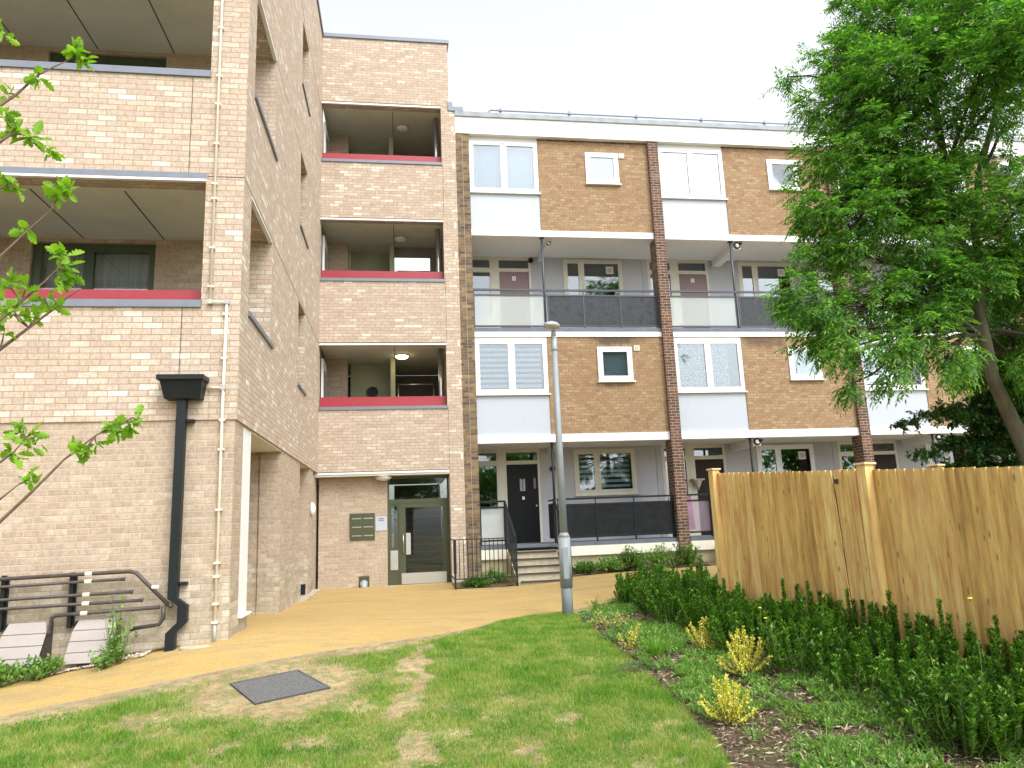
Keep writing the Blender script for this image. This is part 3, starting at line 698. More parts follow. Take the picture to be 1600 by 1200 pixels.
def win(parent, x0, x1, z0, z1, y, div, fm='upvc', fw=.07, sill=True, cur=None, gl='glass', open_l=0, depth=.07):
    q = G()
    q.box(x0, x0+fw, y, y+depth, z0, z1).box(x1-fw, x1, y, y+depth, z0, z1).box(x0+fw, x1-fw, y, y+depth, z1-fw, z1).box(x0+fw, x1-fw, y, y+depth, z0, z0+fw)
    xs = [x0+fw]+[x0+(x1-x0)*d for d in div]+[x1-fw]
    for d in xs[1:-1]: q.box(d-.04, d+.04, y+.002, y+depth-.002, z0+fw, z1-fw)
    cells = []
    for i in range(len(xs)-1):
        a = xs[i]+(.04 if i else 0); b = xs[i+1]-(.04 if i < len(xs)-2 else 0); cells.append((a, b))
    # inner sash frames, set proud
    for (a, b) in cells:
        s_ = .045
        q.box(a, a+s_, y-.012, y+.03, z0+fw, z1-fw).box(b-s_, b, y-.012, y+.03, z0+fw, z1-fw).box(a+s_, b-s_, y-.012, y+.03, z1-fw-s_, z1-fw).box(a+s_, b-s_, y-.012, y+.03, z0+fw, z0+fw+s_)
    wf = q.build('window', fm, parent)
    for (a, b) in cells: G().box(a+.045, b-.045, y+.015, y+.021, z0+fw+.045, z1-fw-.045).build('pane', gl, wf)
    if sill: G().box(x0-.03, x1+.04, y-.05, y+.03, z0-.035, z0-.001).build('sill', fm, wf)
    xm = (x0+x1)/2
    G().box(xm-.2, xm+.2, y-.016, y-.001, z1-.045, z1-.02).build('trickle_vent', fm, wf)
    yc = y+depth+.03
    if cur == 'blind': G().box(x0+.02, x1-.02, yc+.05, yc+.055, z0+.02, z1-.02).build('blind', 'blindpale', wf)
    elif cur == 'half':
        G().box(x0+.02, x1-.02, yc+.15, yc+.155, z0+.02, z1-.02).build('blind', 'blindpale', wf)
        c = G()
        for i in range(8): c.face([(x0+.1+.03*i, yc+.02*(i % 2), z0+.02), (x0+.13+.03*i, yc+.02*((i+1) % 2), z0+.02), (x0+.1+.018*i, yc+.02*((i+1) % 2), z1-.02), (x0+.08+.018*i, yc+.02*(i % 2), z1-.02)], True)
        c.build('curtain', 'curtain', wf)
    elif cur in ('net', 'lace', 'lacehalf'):
        c = G(); n = 70; L = (x1-x0-.04)*(.82 if cur == 'lacehalf' else 1)
        pp = [(x0+.02+L*i/n, yc+.02+.014*math.sin(i*.9)+.01*math.sin(i*2.3)) for i in range(n+1)]
        for i in range(n): c.face([(*pp[i], z0+.02), (*pp[i+1], z0+.02), (*pp[i+1], z1-.02), (*pp[i], z1-.02)], True)
        c.build('curtain', 'curtain' if cur == 'net' else 'lace', wf)
    elif cur == 'stripe' or cur == 'slat':
        c = G(); z = z0+.05; h, gp = (.075, .06) if cur == 'stripe' else (.03, .035)
        while z < z1-.05: c.box(x0+.03, x1-.03-(.12 if cur == 'stripe' else 0), yc+.02, yc+.024, z, z+h); z += h+gp
        c.build('blind', 'curtain', wf)
    return wf
CUR3 = ['half', 'net', 'net', 'blind', 'half', 'net']
CUR1 = ['stripe', 'lacehalf', 'slat', 'net', 'blind', 'net']
for k in range(NBAY):
    b0 = bay(k)
    xw0 = b0+.37 if k == 0 else b0+.32; xw1 = b0+2.2; xb1 = b0+PITCHX+.02
    for fi, (z0, z1) in enumerate(FAC):
        lo = 2.17 if fi == 0 else 7.55; hi = z1
        sx0, sx1 = b0+3.52, b0+4.42; sz0, sz1 = (3.5, 4.4) if fi == 0 else (8.93, 9.83)
        # brick panel with the small window hole
        G().solid([xw1+.01, sx0, sx1, xb1], [YF, YF+.28], [lo, sz0, sz1, hi], lambda x, y, z: not (sx0 < x < sx1 and sz0 < z < sz1)).build('brick_wall', 'brick_old', OB)
        wz0 = 3.2 if fi == 0 else 8.6; wz1 = 4.6 if fi == 0 else 10.06
        G().box(xw0-.02, xw1+.008, YF+.02, YF+.1, lo, wz0-.04).build('infill_panel', 'panel', OB)
        G().box(xw0-.02, xw1+.008, YF+.005, YF+.1, wz1, hi).build('window_head', 'white', OB)
        win(OB, xw0-.015, xw1, wz0, wz1, YF-.005, (.5,), cur=(CUR1 if fi == 0 else CUR3)[k])
        win(OB, sx0-.01, sx1+.01, sz0, sz1, YF-.035, (), fw=.09, cur='blind', gl='glass')
        vx = b0+(4.5 if fi == 0 else 4.46); vz = 4.3 if fi == 0 else 9.7
        v = G().box(vx, vx+.15, YF-.025, YF-.001, vz, vz+.14).build('air_vent', 'cream', OB)
        G().box(vx+.035, vx+.115, YF-.028, YF-.025, vz+.03, vz+.11).build('grille', 'greybox', v)
        if fi: G().box(xw1, xb1, YF-.004, YF+.02, 10.12, 10.178).build('soldier_course', 'brick_pillar', OB)
    # recessed fronts: ground floor and second floor
    for fi, (z0, z1) in enumerate(((-.485, 1.972), (4.85, 7.382))):
        d0 = b0+1.26; dd = .84; dt = z0+2.05 if fi == 0 else z0+2.1
        lw0, lw1 = b0+.35, b0+1.06
        ww0, ww1 = b0+3.1, b0+4.82; wz0, wz1 = (z0+1.19, z1-.06) if fi == 0 else (z0+1.25, z1-.05)
        def rp(x, y, z, lw0=lw0, lw1=lw1, d0=d0, dd=dd, ww0=ww0, ww1=ww1, wz0=wz0, wz1=wz1, b0=b0):
            if b0+.32 < x < d0+dd+.06: return False
            if ww0 < x < ww1 and wz0 < z < wz1: return False
            return True
        G().solid([b0+(.16 if k else .3), b0+.32, d0+dd+.06, ww0, ww1, b0+PITCHX+.15], [YB, YB+.15], [z0, wz0, wz1, z1], rp).build('render_wall', 'render', OB)
        # door screen: side light, door, fanlights
        q = G()
        for xa, xb in ((b0+.32, b0+.40), (lw1-.06, d0), (d0+dd, d0+dd+.06)): q.box(xa, xb, YB-.01, YB+.1, z0, z1)
        q.box(b0+.40, lw1-.06, YB-.008, YB+.09, z1-.09, z1).box(d0, d0+dd, YB-.008, YB+.09, z1-.09, z1)
        q.box(b0+.40, lw1-.06, YB-.008, YB+.09, dt-.02, dt+.11).box(d0, d0+dd, YB-.008, YB+.09, dt, dt+.1)
        q.box(b0+.40, lw1-.06, YB-.008, YB+.09, z0, z0+.75)
        ds = q.build('door_screen', 'cream', OB)
        G().box(b0+.40, lw1-.06, YB+.04, YB+.046, z0+.75, dt-.02).build('pane', 'glassd', ds)
        G().box(b0+.40, lw1-.06, YB+.04, YB+.046, dt+.11, z1-.09).build('pane', 'glassd', ds)
        G().box(d0, d0+dd, YB+.04, YB+.046, dt+.1, z1-.09).build('pane', 'glassd', ds)
        if fi == 0: dm = ['doork', 'doorb', 'doorb', 'doork', 'doorp', 'doorb'][k]
        else: dm = 'doorp'
        dr = G().box(d0+.004, d0+dd-.004, YB+.02, YB+.065, z0+.015, dt-.004).build('door', dm, OB)
        if fi == 1 and k < 3:
            G().box(d0+.37, d0+.47, YB+.012, YB+.02, dt-.25, dt-.13).build('number_plate', 'upvc', dr)
            fc = bpy.data.curves.new('door_number', 'FONT'); fc.body = '321'[k]; fc.size = .1; fc.extrude = .002; fc.align_x = 'CENTER'
            fo = bpy.data.objects.new('door_number', fc); COL.objects.link(fo); fo.parent = dr
            fm_ = bpy.data.meshes.new_from_object(fo); bpy.data.objects.remove(fo); fo = bpy.data.objects.new('door_number', fm_); COL.objects.link(fo); fo.parent = dr
            fo.location = Vector((d0+.42, YB+.010, dt-.228))-WL[dr]; fo.rotation_euler = (R(90), 0, 0); fm_.materials.clear(); fm_.materials.append(MT['dark'])
        if fi == 0:
            for px in (.1, .47):
                for pz, ph in ((.15, .75), (1.0, .5 if k else .12)): G().box(d0+px, d0+px+.28, YB+.012, YB+.02, z0+pz, z0+pz+ph).build('raised_panel', dm, dr)
            G().tube([(d0+dd-.07, YB+.02, z0+.95), (d0+dd-.07, YB-.03, z0+.95)], .022, 10).build('door_knob', 'steel', dr)
        if fi == 0 and k == 0:
            gl_ = G().box(d0+.35, d0+.49, YB+.014, YB+.02, z0+1.35, z0+1.66).build('glazed_lattice', 'curtain', dr)
            q = G()
            for i in range(5):
                zz = z0+1.37+i*.06
                q.tube([(d0+.35, YB+.012, zz), (d0+.42, YB+.012, zz+.05)], .008, 5).tube([(d0+.49, YB+.012, zz), (d0+.42, YB+.012, zz+.05)], .008, 5)
            q.tube([(d0+.42, YB+.012, z0+1.35), (d0+.42, YB+.012, z0+1.66)], .007, 5).build('lattice_bars', 'black', dr)
            G().box(d0+.72, d0+.78, YB+.012, YB+.02, z0+1.4, z0+1.68).build('letter_strip', 'doorp', dr)
            G().box(d0+.4, d0+.46, YB+.01, YB+.02, z0+1.12, z0+1.2).build('knocker', 'steel', dr)
        if fi == 0:
            win(OB, ww0, ww1, wz0, wz1, YB-.02, (.37,), fm='cream' if k == 0 else 'upvc', fw=.08, cur='stripe' if k == 0 else None, gl='glass' if k == 0 else 'glassd')
        else:
            win(OB, ww0, ww1, wz0, wz1, YB-.02, (.3,), fm='cream', fw=.07, sill=False, gl='glassd')
        if fi == 1 or k > 0:
            v = G().box(ww1-.48, ww1-.26, YB-.03, YB-.021, wz1-.42, wz1-.2).build('window_fan', 'cream', OB)
            G().box(ww1-.44, ww1-.3, YB-.034, YB-.03, wz1-.38, wz1-.24).build('grille', 'greybox', v)
        dx = b0+2.17 if fi else b0+2.5
        G().tube([(dx, YB, z1-.1 if fi else z1-.55), (dx, YB-.05, z1-.1 if fi else z1-.55)], .075, 18).build('bell_dome', 'black', OB) if k == 0 else None
        # downstand beam across the soffit
        bw_ = .12 if k == 0 else .22
        G().box(b0+2.43-bw_/2, b0+2.43+bw_/2, 17.86 if k else 17.98, YB-.002, z1-(.14 if k == 0 else .2), z1-.001).build('soffit_beam', 'white', OB)
        if not (fi == 0 and k == 0):
            if k < 3:
                cc = thing('security_camera', 'x', 'security camera', (b0+2.43, 17.9, z1-.08)); cc['label'] = {
                    (1, 0): 'small camera under the second floor balcony soffit nearest the brown pilaster',
                    (1, 1): 'camera on the white beam under the second floor soffit between two red brick pillars',
                    (0, 1): 'camera with black round lens under the ground floor soffit just above the timber fence',
                    (0, 2): 'ground floor soffit camera behind the small dark green tree'}.get((fi, k), 'balcony soffit camera hidden behind the tree crown')
                hx = b0+2.43; yc_ = 17.98 if k == 0 else 17.86; kr = .55 if k == 0 else 1.
                G().tube([(hx, yc_, z1-.1), (hx, yc_-.04, z1-.1)], .095*kr, 20).build('mount', 'black', cc)
                G().dome((hx, yc_-.04, z1-.1), .06*kr, 'y', -1, .5, 16, 4).build('lens_dome', 'upvc', cc)
                G().tube([(hx+.03, yc_-.03, z1-.08), (hx+.1*kr, yc_-.12*kr, z1-.06)], .035*kr, 12).build('lens_barrel', 'black', cc)
        # post and railings
        px = b0+2.22
        G().tube([(px, YF+.06, z0+.0), (px, YF+.06, z1)], .03, 10).box(px-.06, px+.06, YF, YF+.12, z1-.02, z1).build('balcony_post', 'darkrail' if fi else 'black', OB)
        rm = 'darkrail' if fi else 'black'
        yr = YF+.06
        segs = []
        xr0 = b0+(.36 if k == 0 else .31); xr1 = b0+PITCHX+.01
        zt_ = z0+1.10 if fi else z0+1.06
        if fi: segs = [(xr0, px-.03, 'frost'), (px+.06, px+1.01, 'b'), (px+1.01, px+2.0, 'b'), (px+2.0, xr1, 'b')]
        else: segs = [(xr0, b0+.98, 'frostp' if k == 1 else 'frost'), (px+.06, px+1.01, 'b'), (px+1.01, px+2.0, 'b'), (px+2.0, xr1, 'b')]
        for gi, grp in enumerate((segs[:1], segs[1:])):
            xa, xb = grp[0][0], grp[-1][1]
            if fi and gi == 0: xb = px
            if fi and gi == 1: xa = px
            q = G().box(xa, xb, yr-.03, yr+.03, zt_-.035, zt_+.01).box(xa, xb, yr-.02, yr+.02, zt_-.175, zt_-.135).box(xa, xb, yr-.02, yr+.02, z0+.10, z0+.14)
            for s0, s1, _ in grp: q.box(s0, s0+.035, yr-.018, yr+.018, z0, zt_-.175).box(s0+.008, s0+.027, yr-.01, yr+.01, zt_-.135, zt_-.035)
            q.box(xb-.035, xb, yr-.018, yr+.018, z0, zt_-.175)
            if fi == 0: q.box(xb-.025, xb, yr-.012, yr+.012, zt_-.135, zt_-.035)
            rl = q.build('balcony_railing', rm, OB)
            for s0, s1, ty in grp:
                G().box(s0+.036, s1-.002 if gi == 0 and fi else s1-.036 if s1 == xb else s1, yr-.006, yr+.006, z0+.141, zt_-.176).build('railing_panel', ('bpanel' if fi else 'bpanelg') if ty == 'b' else ty, rl)
        if fi == 0:
            # return railing beside the steps
            G().box(px, px+.04, yr+.03, YF+.9, zt_-.03, zt_).box(px+.005, px+.03, yr+.03, YF+.9, z0+.1, zt_-.1).build('return_panel', 'black', OB)
    # entrance steps of the bay
    sx0, sx1 = b0+1.0, b0+2.12
    for i in range(6):
        za = -.485-.147*i
        if i == 0: continue
        y1_ = YF-.02-.285*(i-1); s_ = G().box(sx0, sx1+.04*(i % 2), y1_-.285, y1_ if i > 1 else YF+.3, -1.9, za-.04).build('step', 'step', OB)
        G().box(sx0-.01, sx1+.05, y1_-.31, y1_-.0 if i > 1 else YF, za-.04, za).build('tread', 'step', s_)
        G().box(sx0+.06, sx1+.0, y1_-.318, y1_-.309, za-.043, za-.002).build('nosing', 'nosing', s_)
    G().box(sx0, sx1+.1, YF-.045, YF+.3, -.56, -.482).build('top_tread', 'deck', OB)
    if k < 3:
        gl_ = [('black stair rail left of the entrance steps by the brown pilaster', 'black stair rail right of the entrance steps behind the lamp column'), ('black stair rail left of the steps hidden by the end of the timber fence', 'black stair rail right of the second steps behind the timber fence'), ('black stair rail left of the third steps behind the fence', 'black stair rail right of the third steps behind the fence')][k]
        for side, xx in enumerate((sx0-.03, sx1+.06)):
            hr = thing('stair_rail', gl_[side], 'handrail', (xx, 16.9, -1.3))
            yb_ = 16.2
            G().hexa([(xx-.02, yb_, -.30), (xx+.02, yb_, -.30), (xx+.02, YF, .53), (xx-.02, YF, .53), (xx-.02, yb_, -.25), (xx+.02, yb_, -.25), (xx+.02, YF, .58), (xx-.02, YF, .58)]).build('top_rail', 'black', hr)
            G().hexa([(xx-.012, yb_, -1.12), (xx+.012, yb_, -1.12), (xx+.012, YF, -.36), (xx-.012, YF, -.36), (xx-.012, yb_, -1.09), (xx+.012, yb_, -1.09), (xx+.012, YF, -.33), (xx-.012, YF, -.33)]).build('bottom_rail', 'black', hr)
            G().box(xx-.02, xx+.02, yb_-.02, yb_+.02, -1.4, -.25).build('newel_post', 'black', hr)
            G().box(xx-.02, xx+.02, YF-.04, YF, -.6, .58).build('newel_post', 'black', hr)
            q = G()
            for i in range(1, 13):
                t_ = i/13; yy = yb_+(YF-yb_)*t_; zz = .83*t_
                q.box(xx-.007, xx+.007, yy-.007, yy+.007, -1.11+.76*t_, -.28+zz)
            tag(q.build('balusters', 'black', hr), None)
# low picket rail left of the steps
lr = thing('picket_railing', 'low black picket railing across the corner left of the entrance steps', 'railing', (1.8, 16.2, -1.33))
xa, xb, yy, zb0, zt0 = 1.13, 2.45, 16.2, -1.34, -.27
G().box(xa-.015, xb, yy-.015, yy+.015, zt0-.02, zt0).box(xa, xb, yy-.012, yy+.012, -1.12, -1.10).build('rails', 'black', lr)
G().box(xa-.03, xa+.03, yy-.03, yy+.03, -1.0, zt0).box(xa-.018, xa+.018, yy-.018, yy+.018, -1.4, -1.0).build('end_post', 'black', lr)
for i in range(1, 14):
    x = xa+(xb-xa)*i/14; G().box(x-.008, x+.008, yy-.008, yy+.008, -1.11, zt0-.01).build('picket', 'black', lr)
G().box(xa-.01, xa+.01, yy, YF-.1, zt0-.02, zt0).box(xa-.01, xa+.01, yy, YF-.1, -1.12, -1.10).build('side_rails', 'black', lr)
pl = thing('wall_planter', 'small terracotta cone planter hanging beside the dark door in the second bay', 'planter', (8.0, 19.1, 1.0))
G().tube([(8.0, 19.12, .72), (8.0, 19.12, .98)], [.02, .13], 12).box(7.84, 8.16, 19.0, 19.24, .98, 1.03).build('cone', 'terra', pl)
pk = tag(G().hexa([(7.2, 18.35, -.3), (7.5, 18.3, -.3), (7.5, 18.34, -.3), (7.2, 18.39, -.3), (7.2, 18.4, .58), (7.46, 18.36, .58), (7.46, 18.4, .58), (7.2, 18.44, .58)]).build('pink_towel', 'pinkc'), 'pink cloth hanging behind the frosted railing panel right of the red brick pillar', 'cloth')

# ================================================================== STREET LAMP
lm = thing('street_lamp', 'grey steel lamp column with a flat lantern at the edge of the path', 'street lamp', (2.41, 10.98, -1.38))
lx, ly = 2.41, 10.98
G().tube([(lx, ly, -1.5), (lx, ly, -1.0), (lx, ly, -.3)], .083, 20).build('base_column', 'galv', lm)
G().tube([(lx, ly, -.95), (lx, ly, -.22)], .092, 20).tube([(lx, ly, -.22), (lx, ly, -.15)], [.092, .06], 20).build('sleeve', 'galv', lm)
G().box(lx-.05, lx+.03, ly-.094, ly-.085, -.82, -.36).build('access_door', 'galv', lm, .003)
G().tube([(lx, ly, -.18), (lx-.0, ly, 2.7)], [.06, .042], 16).build('shaft', 'galv', lm)
G().tube([(lx, ly, 2.66), (lx, ly, 2.70), (lx, ly, 2.9)], [.047, .047, .045], 14).tube([(lx, ly, 2.9), (lx, ly, 3.0)], [.045, .03], 14).build('spigot', 'galvl', lm)
q = G(); n = 26; rings = []
cxx, cyy, czz = lx-.05, ly-.12, 3.04
ax = Vector((-.62, -.78, -.05)).normalized(); ay = Vector((.78, -.62, 0)).normalized(); az = ax.cross(ay); az = az if az.z > 0 else -az
def el(r1, r2, h): return [Vector((cxx, cyy, czz))+ax*(r1*math.cos(2*math.pi*i/n))+ay*(r2*math.sin(2*math.pi*i/n))+az*h for i in range(n)]
prof = [(.02, .02, .055), (.09, .06, .053), (.14, .095, .04), (.18, .115, .012), (.186, .12, -.01), (.17, .108, -.026)]
for j, pf in enumerate(prof):
    e = el(*pf); q.v += [tuple(a) for a in e]
for j in range(len(prof)-1):
    for i in range(n): q.f.append((j*n+i, j*n+(i+1) % n, (j+1)*n+(i+1) % n, (j+1)*n+i)); q.sm.append(True)
q.build('lantern_body', 'galvl', lm)
q = G(); e = el(.168, .107, -.0255); q.face(e[::-1]).build('lantern_glass', 'cream', lm)
q = G()
for i in (-1, 0, 1): 
    c0 = Vector((cxx, cyy, czz))+az*.058+ay*(i*.03); q.tube([c0-ax*.07, c0+ax*.06], .008, 6)
q.build('cooling_fins', 'greybox', lm)

# ================================================================== GROUND
rng = np.random.default_rng(7); random.seed(7)
def lerp_poly(P, t):
    P = np.array(P, float); d = np.r_[0, np.cumsum(np.hypot(*(P[1:]-P[:-1]).T))]; d /= d[-1]
    return np.c_[np.interp(t, d, P[:, 0]), np.interp(t, d, P[:, 1])]
def smooth_poly(P, it=2):
    P = [np.array(p, float) for p in P]
    for _ in range(it):
        Q = [P[0]]
        for a, b in zip(P[:-1], P[1:]): Q += [a*.75+b*.25, a*.25+b*.75]
        P = Q+[P[-1]]
    return np.array(P)
def px_poly(L): return [tuple(atg(x, y))[:2] for x, y in L]
def sheet(name, mat, xs, ys, dz=0.):
    X, Y = np.meshgrid(xs, ys); Z = gz(X.ravel(), Y.ravel())+dz
    V = np.c_[X.ravel(), Y.ravel(), Z]; nx = len(xs); ny = len(ys)
    i, j = np.meshgrid(np.arange(nx-1), np.arange(ny-1)); a = (j*nx+i).ravel()
    return npmesh(name, V, np.c_[a, a+1, a+nx+1, a+nx], mat, smooth=True)
def strip(name, mat, A, B, n, m, dz, jit=0.):
    t = np.linspace(0, 1, n); a = lerp_poly(A, t); b = lerp_poly(B, t); s_ = np.linspace(0, 1, m)
    P = a[:, None]*(1-s_)[None, :, None]+b[:, None]*s_[None, :, None]; P = P.reshape(-1, 2)
    Z = gz(P[:, 0], P[:, 1])+dz+(rng.random(len(P))-.5)*jit
    i, j = np.meshgrid(np.arange(m-1), np.arange(n-1)); q = (j*m+i).ravel()
    F = np.c_[q, q+m, q+m+1, q+1]
    p0, p1, p2 = P[F[0, 0]], P[F[0, 1]], P[F[0, 2]]
    if (p1[0]-p0[0])*(p2[1]-p0[1])-(p1[1]-p0[1])*(p2[0]-p0[0]) < 0: F = F[:, ::-1]
    return npmesh(name, np.c_[P, Z], F, mat, smooth=True)

# ground: soil and dry straw between the blades
N = NT('dry_soil_and_straw'); p = N.pos()
a = N.noise(2.2, p, 6, .7); b = N.noise(38, p, 5, .75); c = N.noise(9, p, 4, .6)
col = N.ramp(a, [(.3, (.22, .145, .075)), (.5, (.36, .26, .14)), (.68, (.44, .34, .19))])
col = N.mix(.7, col, N.ramp(b, [(.3, (.25, .25, .25)), (.7, (.8, .8, .8))]), 'OVERLAY')
col = N.mix(N.sm(c, .42, .62, 0., .7), col, N.mix(b, (.10, .13, .035), (.20, .23, .08)))
N.l(col, N.b.inputs['Base Color']); N.b.inputs['Roughness'].default_value = .95; N.bump(b, .8, .02); MT['soil'] = N.m
N = NT('bark_mulch_soil'); p = N.pos()
b = N.noise(30, N.map(p, (1, .6, 1)), 6, .8); a = N.noise(3, p, 4)
col = N.ramp(b, [(.3, (.055, .035, .022)), (.5, (.13, .09, .055)), (.7, (.26, .19, .12))])
col = N.mix(N.sm(a, .5, .65), col, (.12, .13, .04)); N.l(col, N.b.inputs['Base Color']); N.b.inputs['Roughness'].default_value = .95; N.bump(b, 1., .03); MT['mulch'] = N.m
N = NT('yellow_bound_gravel'); p = N.pos()
a = N.noise(.8, N.map(p, (.5, 1.6, 1)), 5, .6); b = N.noise(140, p, 3, .8); c = N.noise(3.5, N.map(p, (.6, 2, 1)), 4, .65)
col = N.ramp(a, [(.3, (.39, .265, .09)), (.55, (.44, .30, .10)), (.75, (.33, .24, .105))])
col = N.mix(N.math('MULTIPLY', N.sm(c, .45, .7), .6), col, (.27, .215, .125))
sp = N.noise(55, p, 4, .8); col = N.mix(N.sm(sp, .60, .72, 0., .55), col, (.20, .15, .08))
cr = N.n('ShaderNodeTexVoronoi', feature='DISTANCE_TO_EDGE'); cr.inputs['Scale'].default_value = .55; N.l(N.mix(.12, p, N.n('ShaderNodeTexNoise').outputs['Color']), cr.inputs['Vector'])
col = N.mix(N.sm(cr.outputs['Distance'], .0, .006, .35, 0.), col, (.16, .12, .07))
vo = N.n('ShaderNodeTexVoronoi'); vo.inputs['Scale'].default_value = 170; N.l(p, vo.inputs['Vector'])
bw = N.n('ShaderNodeRGBToBW'); N.l(vo.outputs['Color'], bw.inputs[0])
col = N.mix(.55, col, N.ramp(bw.outputs[0], [(.2, (.28, .28, .28)), (.8, (.74, .74, .74))]), 'OVERLAY')
N.l(col, N.b.inputs['Base Color']); N.b.inputs['Roughness'].default_value = .85; N.bump(vo.outputs['Distance'], .5, .004); MT['path'] = N.m

xs = np.r_[-200, -120, -60, -30, -16, np.arange(-9, 20.01, .25), 26, 40, 70, 120, 200]
ys = np.r_[-120, -60, -30, -14, np.arange(-6, 25.01, .25), 32, 50, 90, 150, 300]
tag(sheet('ground', 'soil', xs, ys), kind='structure')
NEAR = smooth_poly([(-9, 5.4), (-6, 5.55)]+px_poly([(0, 1122), (100, 1103), (350, 1051), (560, 1014), (640, 1002), (740, 986), (800, 966), (890, 956), (960, 940), (1010, 925), (1060, 912)])+[(8, 15.3), (14, 15.6), (21, 15.8)], 2)
FARL = [(-9, 18.3), (0, 18.3), (2, 18.3), (8, 17.6), (14, 17.6), (21, 17.6)]
tag(strip('path', 'path', NEAR, FARL, 200, 60, .012), kind='structure')
# path edging: thin timber strip
e_ = lerp_poly(NEAR, np.linspace(0, .56, 120)); q = G()
for a_, b_ in zip(e_[:-1], e_[1:]):
    z0, z1 = g(*a_), g(*b_); d = (b_-a_)/np.hypot(*(b_-a_)); n_ = np.array([d[1], -d[0]])*.022
    q.hexa([(*a_, z0-.05), (*(a_+n_), z0-.05), (*(b_+n_), z1-.05), (*b_, z1-.05), (*a_, z0+.022), (*(a_+n_), z0+.022), (*(b_+n_), z1+.022), (*b_, z1+.022)])
MT['edging'] = plain('weathered_edging', (.30, .24, .15), .9, var=.3, scale=9)
tag(q.build('path_edging', 'edging'), kind='structure')
# soil strip at the foot of the front wall
SA = [(-9, 8.2)]+px_poly([(0, 1060), (90, 1042), (180, 1030), (262, 1017)]); SB = [(-9, 9.01), (-5, 9.01), (-4, 9.01), (-3, 9.01), (-2.45, 9.01)]
tag(strip('wall_bed', 'soil', SA, SB, 40, 12, .03, .03), kind='structure')
# soil in front of the old block
tag(strip('front_bed', 'mulch', [(3.75, 17.0), (5, 17.05), (6.3, 16.9), (7.6, 16.7)], [(3.75, 17.8), (5, 17.8), (6.3, 17.8), (7.6, 17.8)], 30, 12, .04, .04), kind='structure')
tag(strip('front_bed', 'mulch', [(1.13, 16.25), (2.42, 16.25)], [(1.13, 17.8), (2.42, 17.8)], 12, 12, .03, .03), kind='structure')
BE = px_poly([(905, 962), (930, 985), (975, 1020), (1010, 1050), (1050, 1085), (1085, 1120), (1120, 1155), (1150, 1200)])+[(1.85, 4.0), (1.7, 2.5)]
BEs = smooth_poly(BE, 2)
FP0, FP1 = np.array([4.08, 9.13]), np.array([4.81, 5.08])
BEj = BEs+rng.normal(0, .018, BEs.shape)
tag(strip('planting_bed', 'mulch', BEj, [(3.6, 12.2), (4.3, 12.0), (4.7, 10.5), (4.6, 9.2), (4.6, 8.2), (4.8, 7.2), (5.0, 6.0), (5.1, 5.0), (5.3, 4), (5.6, 2.5)], 220, 60, .008, .012), kind='structure')

# gully stone, and access cover
t = tag(G().tube([(-2.22, 8.82, g(-2.2, 8.85)-.02), (-2.22, 8.82, g(-2.2, 8.85)+.02)], .16, 18).build('gully_cover', 'step'), 'pale round gully stone at the foot of the wall by the black downpipe', 'gully cover')
t.scale = (1.2, .5, 1)
N = NT('tarred_stone'); b = N.noise(55, N.pos(), 5, .75)
N.l(N.ramp(b, [(.3, (.045, .048, .05)), (.7, (.19, .19, .185))]), N.b.inputs['Base Color']); N.b.inputs['Roughness'].default_value = .8; N.bump(b, 1, .01); MT['cover'] = N.m
mc = [atg(*p) for p in ((359, 1070), (398, 1102), (516, 1076), (466, 1049))]
mcz = [p.z+.012 for p in mc]; mh = thing('access_cover', 'dark grey rectangular access cover set in the lawn by the path', 'manhole cover', tuple(sum(mc, Vector())/4))
q = G(); q.hexa([(*p[:2], z-.08) for p, z in zip(mc, mcz)]+[(*p[:2], z) for p, z in zip(mc, mcz)]); q.build('cover', 'cover', mh)
cc = sum(mc, Vector())/4; q = G()
for i in range(4):
    a_, b_ = mc[i], mc[(i+1) % 4]; ia, ib = a_+(cc-a_)*.045, b_+(cc-b_)*.045; za, zb_ = mcz[i]+.002, mcz[(i+1) % 4]+.002
    q.hexa([(*a_[:2], za-.05), (*b_[:2], zb_-.05), (*ib[:2], zb_-.05), (*ia[:2], za-.05), (*a_[:2], za+.004), (*b_[:2], zb_+.004), (*ib[:2], zb_+.004), (*ia[:2], za+.004)])
q.build('rim', 'cover', mh)

# ================================================================== TIMBER FENCES
N = NT('fresh_timber_boards'); uv = N.pos(); ge = N.n('ShaderNodeNewGeometry'); rnd = ge.outputs['Random Per Island']
off = N.n('ShaderNodeCombineXYZ'); N.l(N.math('MULTIPLY', rnd, 37.), off.inputs[2])
av = N.n('ShaderNodeVectorMath', operation='ADD'); N.l(uv, av.inputs[0]); N.l(off.outputs[0], av.inputs[1])
gr = N.noise(9, N.map(av.outputs[0], (1.7, 1.7, .22)), 4, .55); fine = N.noise(60, N.map(av.outputs[0], (3, 3, .12)), 3, .6)
base = N.ramp(rnd, [(0, (.42, .26, .08)), (.2, (.63, .42, .15)), (.4, (.51, .33, .105)), (.6, (.70, .48, .19)), (.8, (.56, .37, .125)), (1, (.72, .52, .22))])
base = N.mix(.75, base, N.ramp(gr, [(.3, (.27, .25, .21)), (.5, (.5, .5, .5)), (.7, (.76, .76, .74))]), 'OVERLAY')
base = N.mix(.35, base, N.ramp(fine, [(.3, (.3, .3, .3)), (.7, (.7, .7, .7))]), 'OVERLAY')
vo = N.n('ShaderNodeTexVoronoi'); vo.inputs['Scale'].default_value = 1.; N.l(N.map(av.outputs[0], (9, 9, 3.6)), vo.inputs['Vector'])
base = N.mix(N.sm(vo.outputs['Distance'], .05, .17, .7, 0.), base, (.20, .105, .035))
grey = N.sm(N.noise(.8, N.map(N.pos(), (1, 1, .5)), 3), .62, .75, 0., .35); base = N.mix(grey, base, (.36, .31, .25))
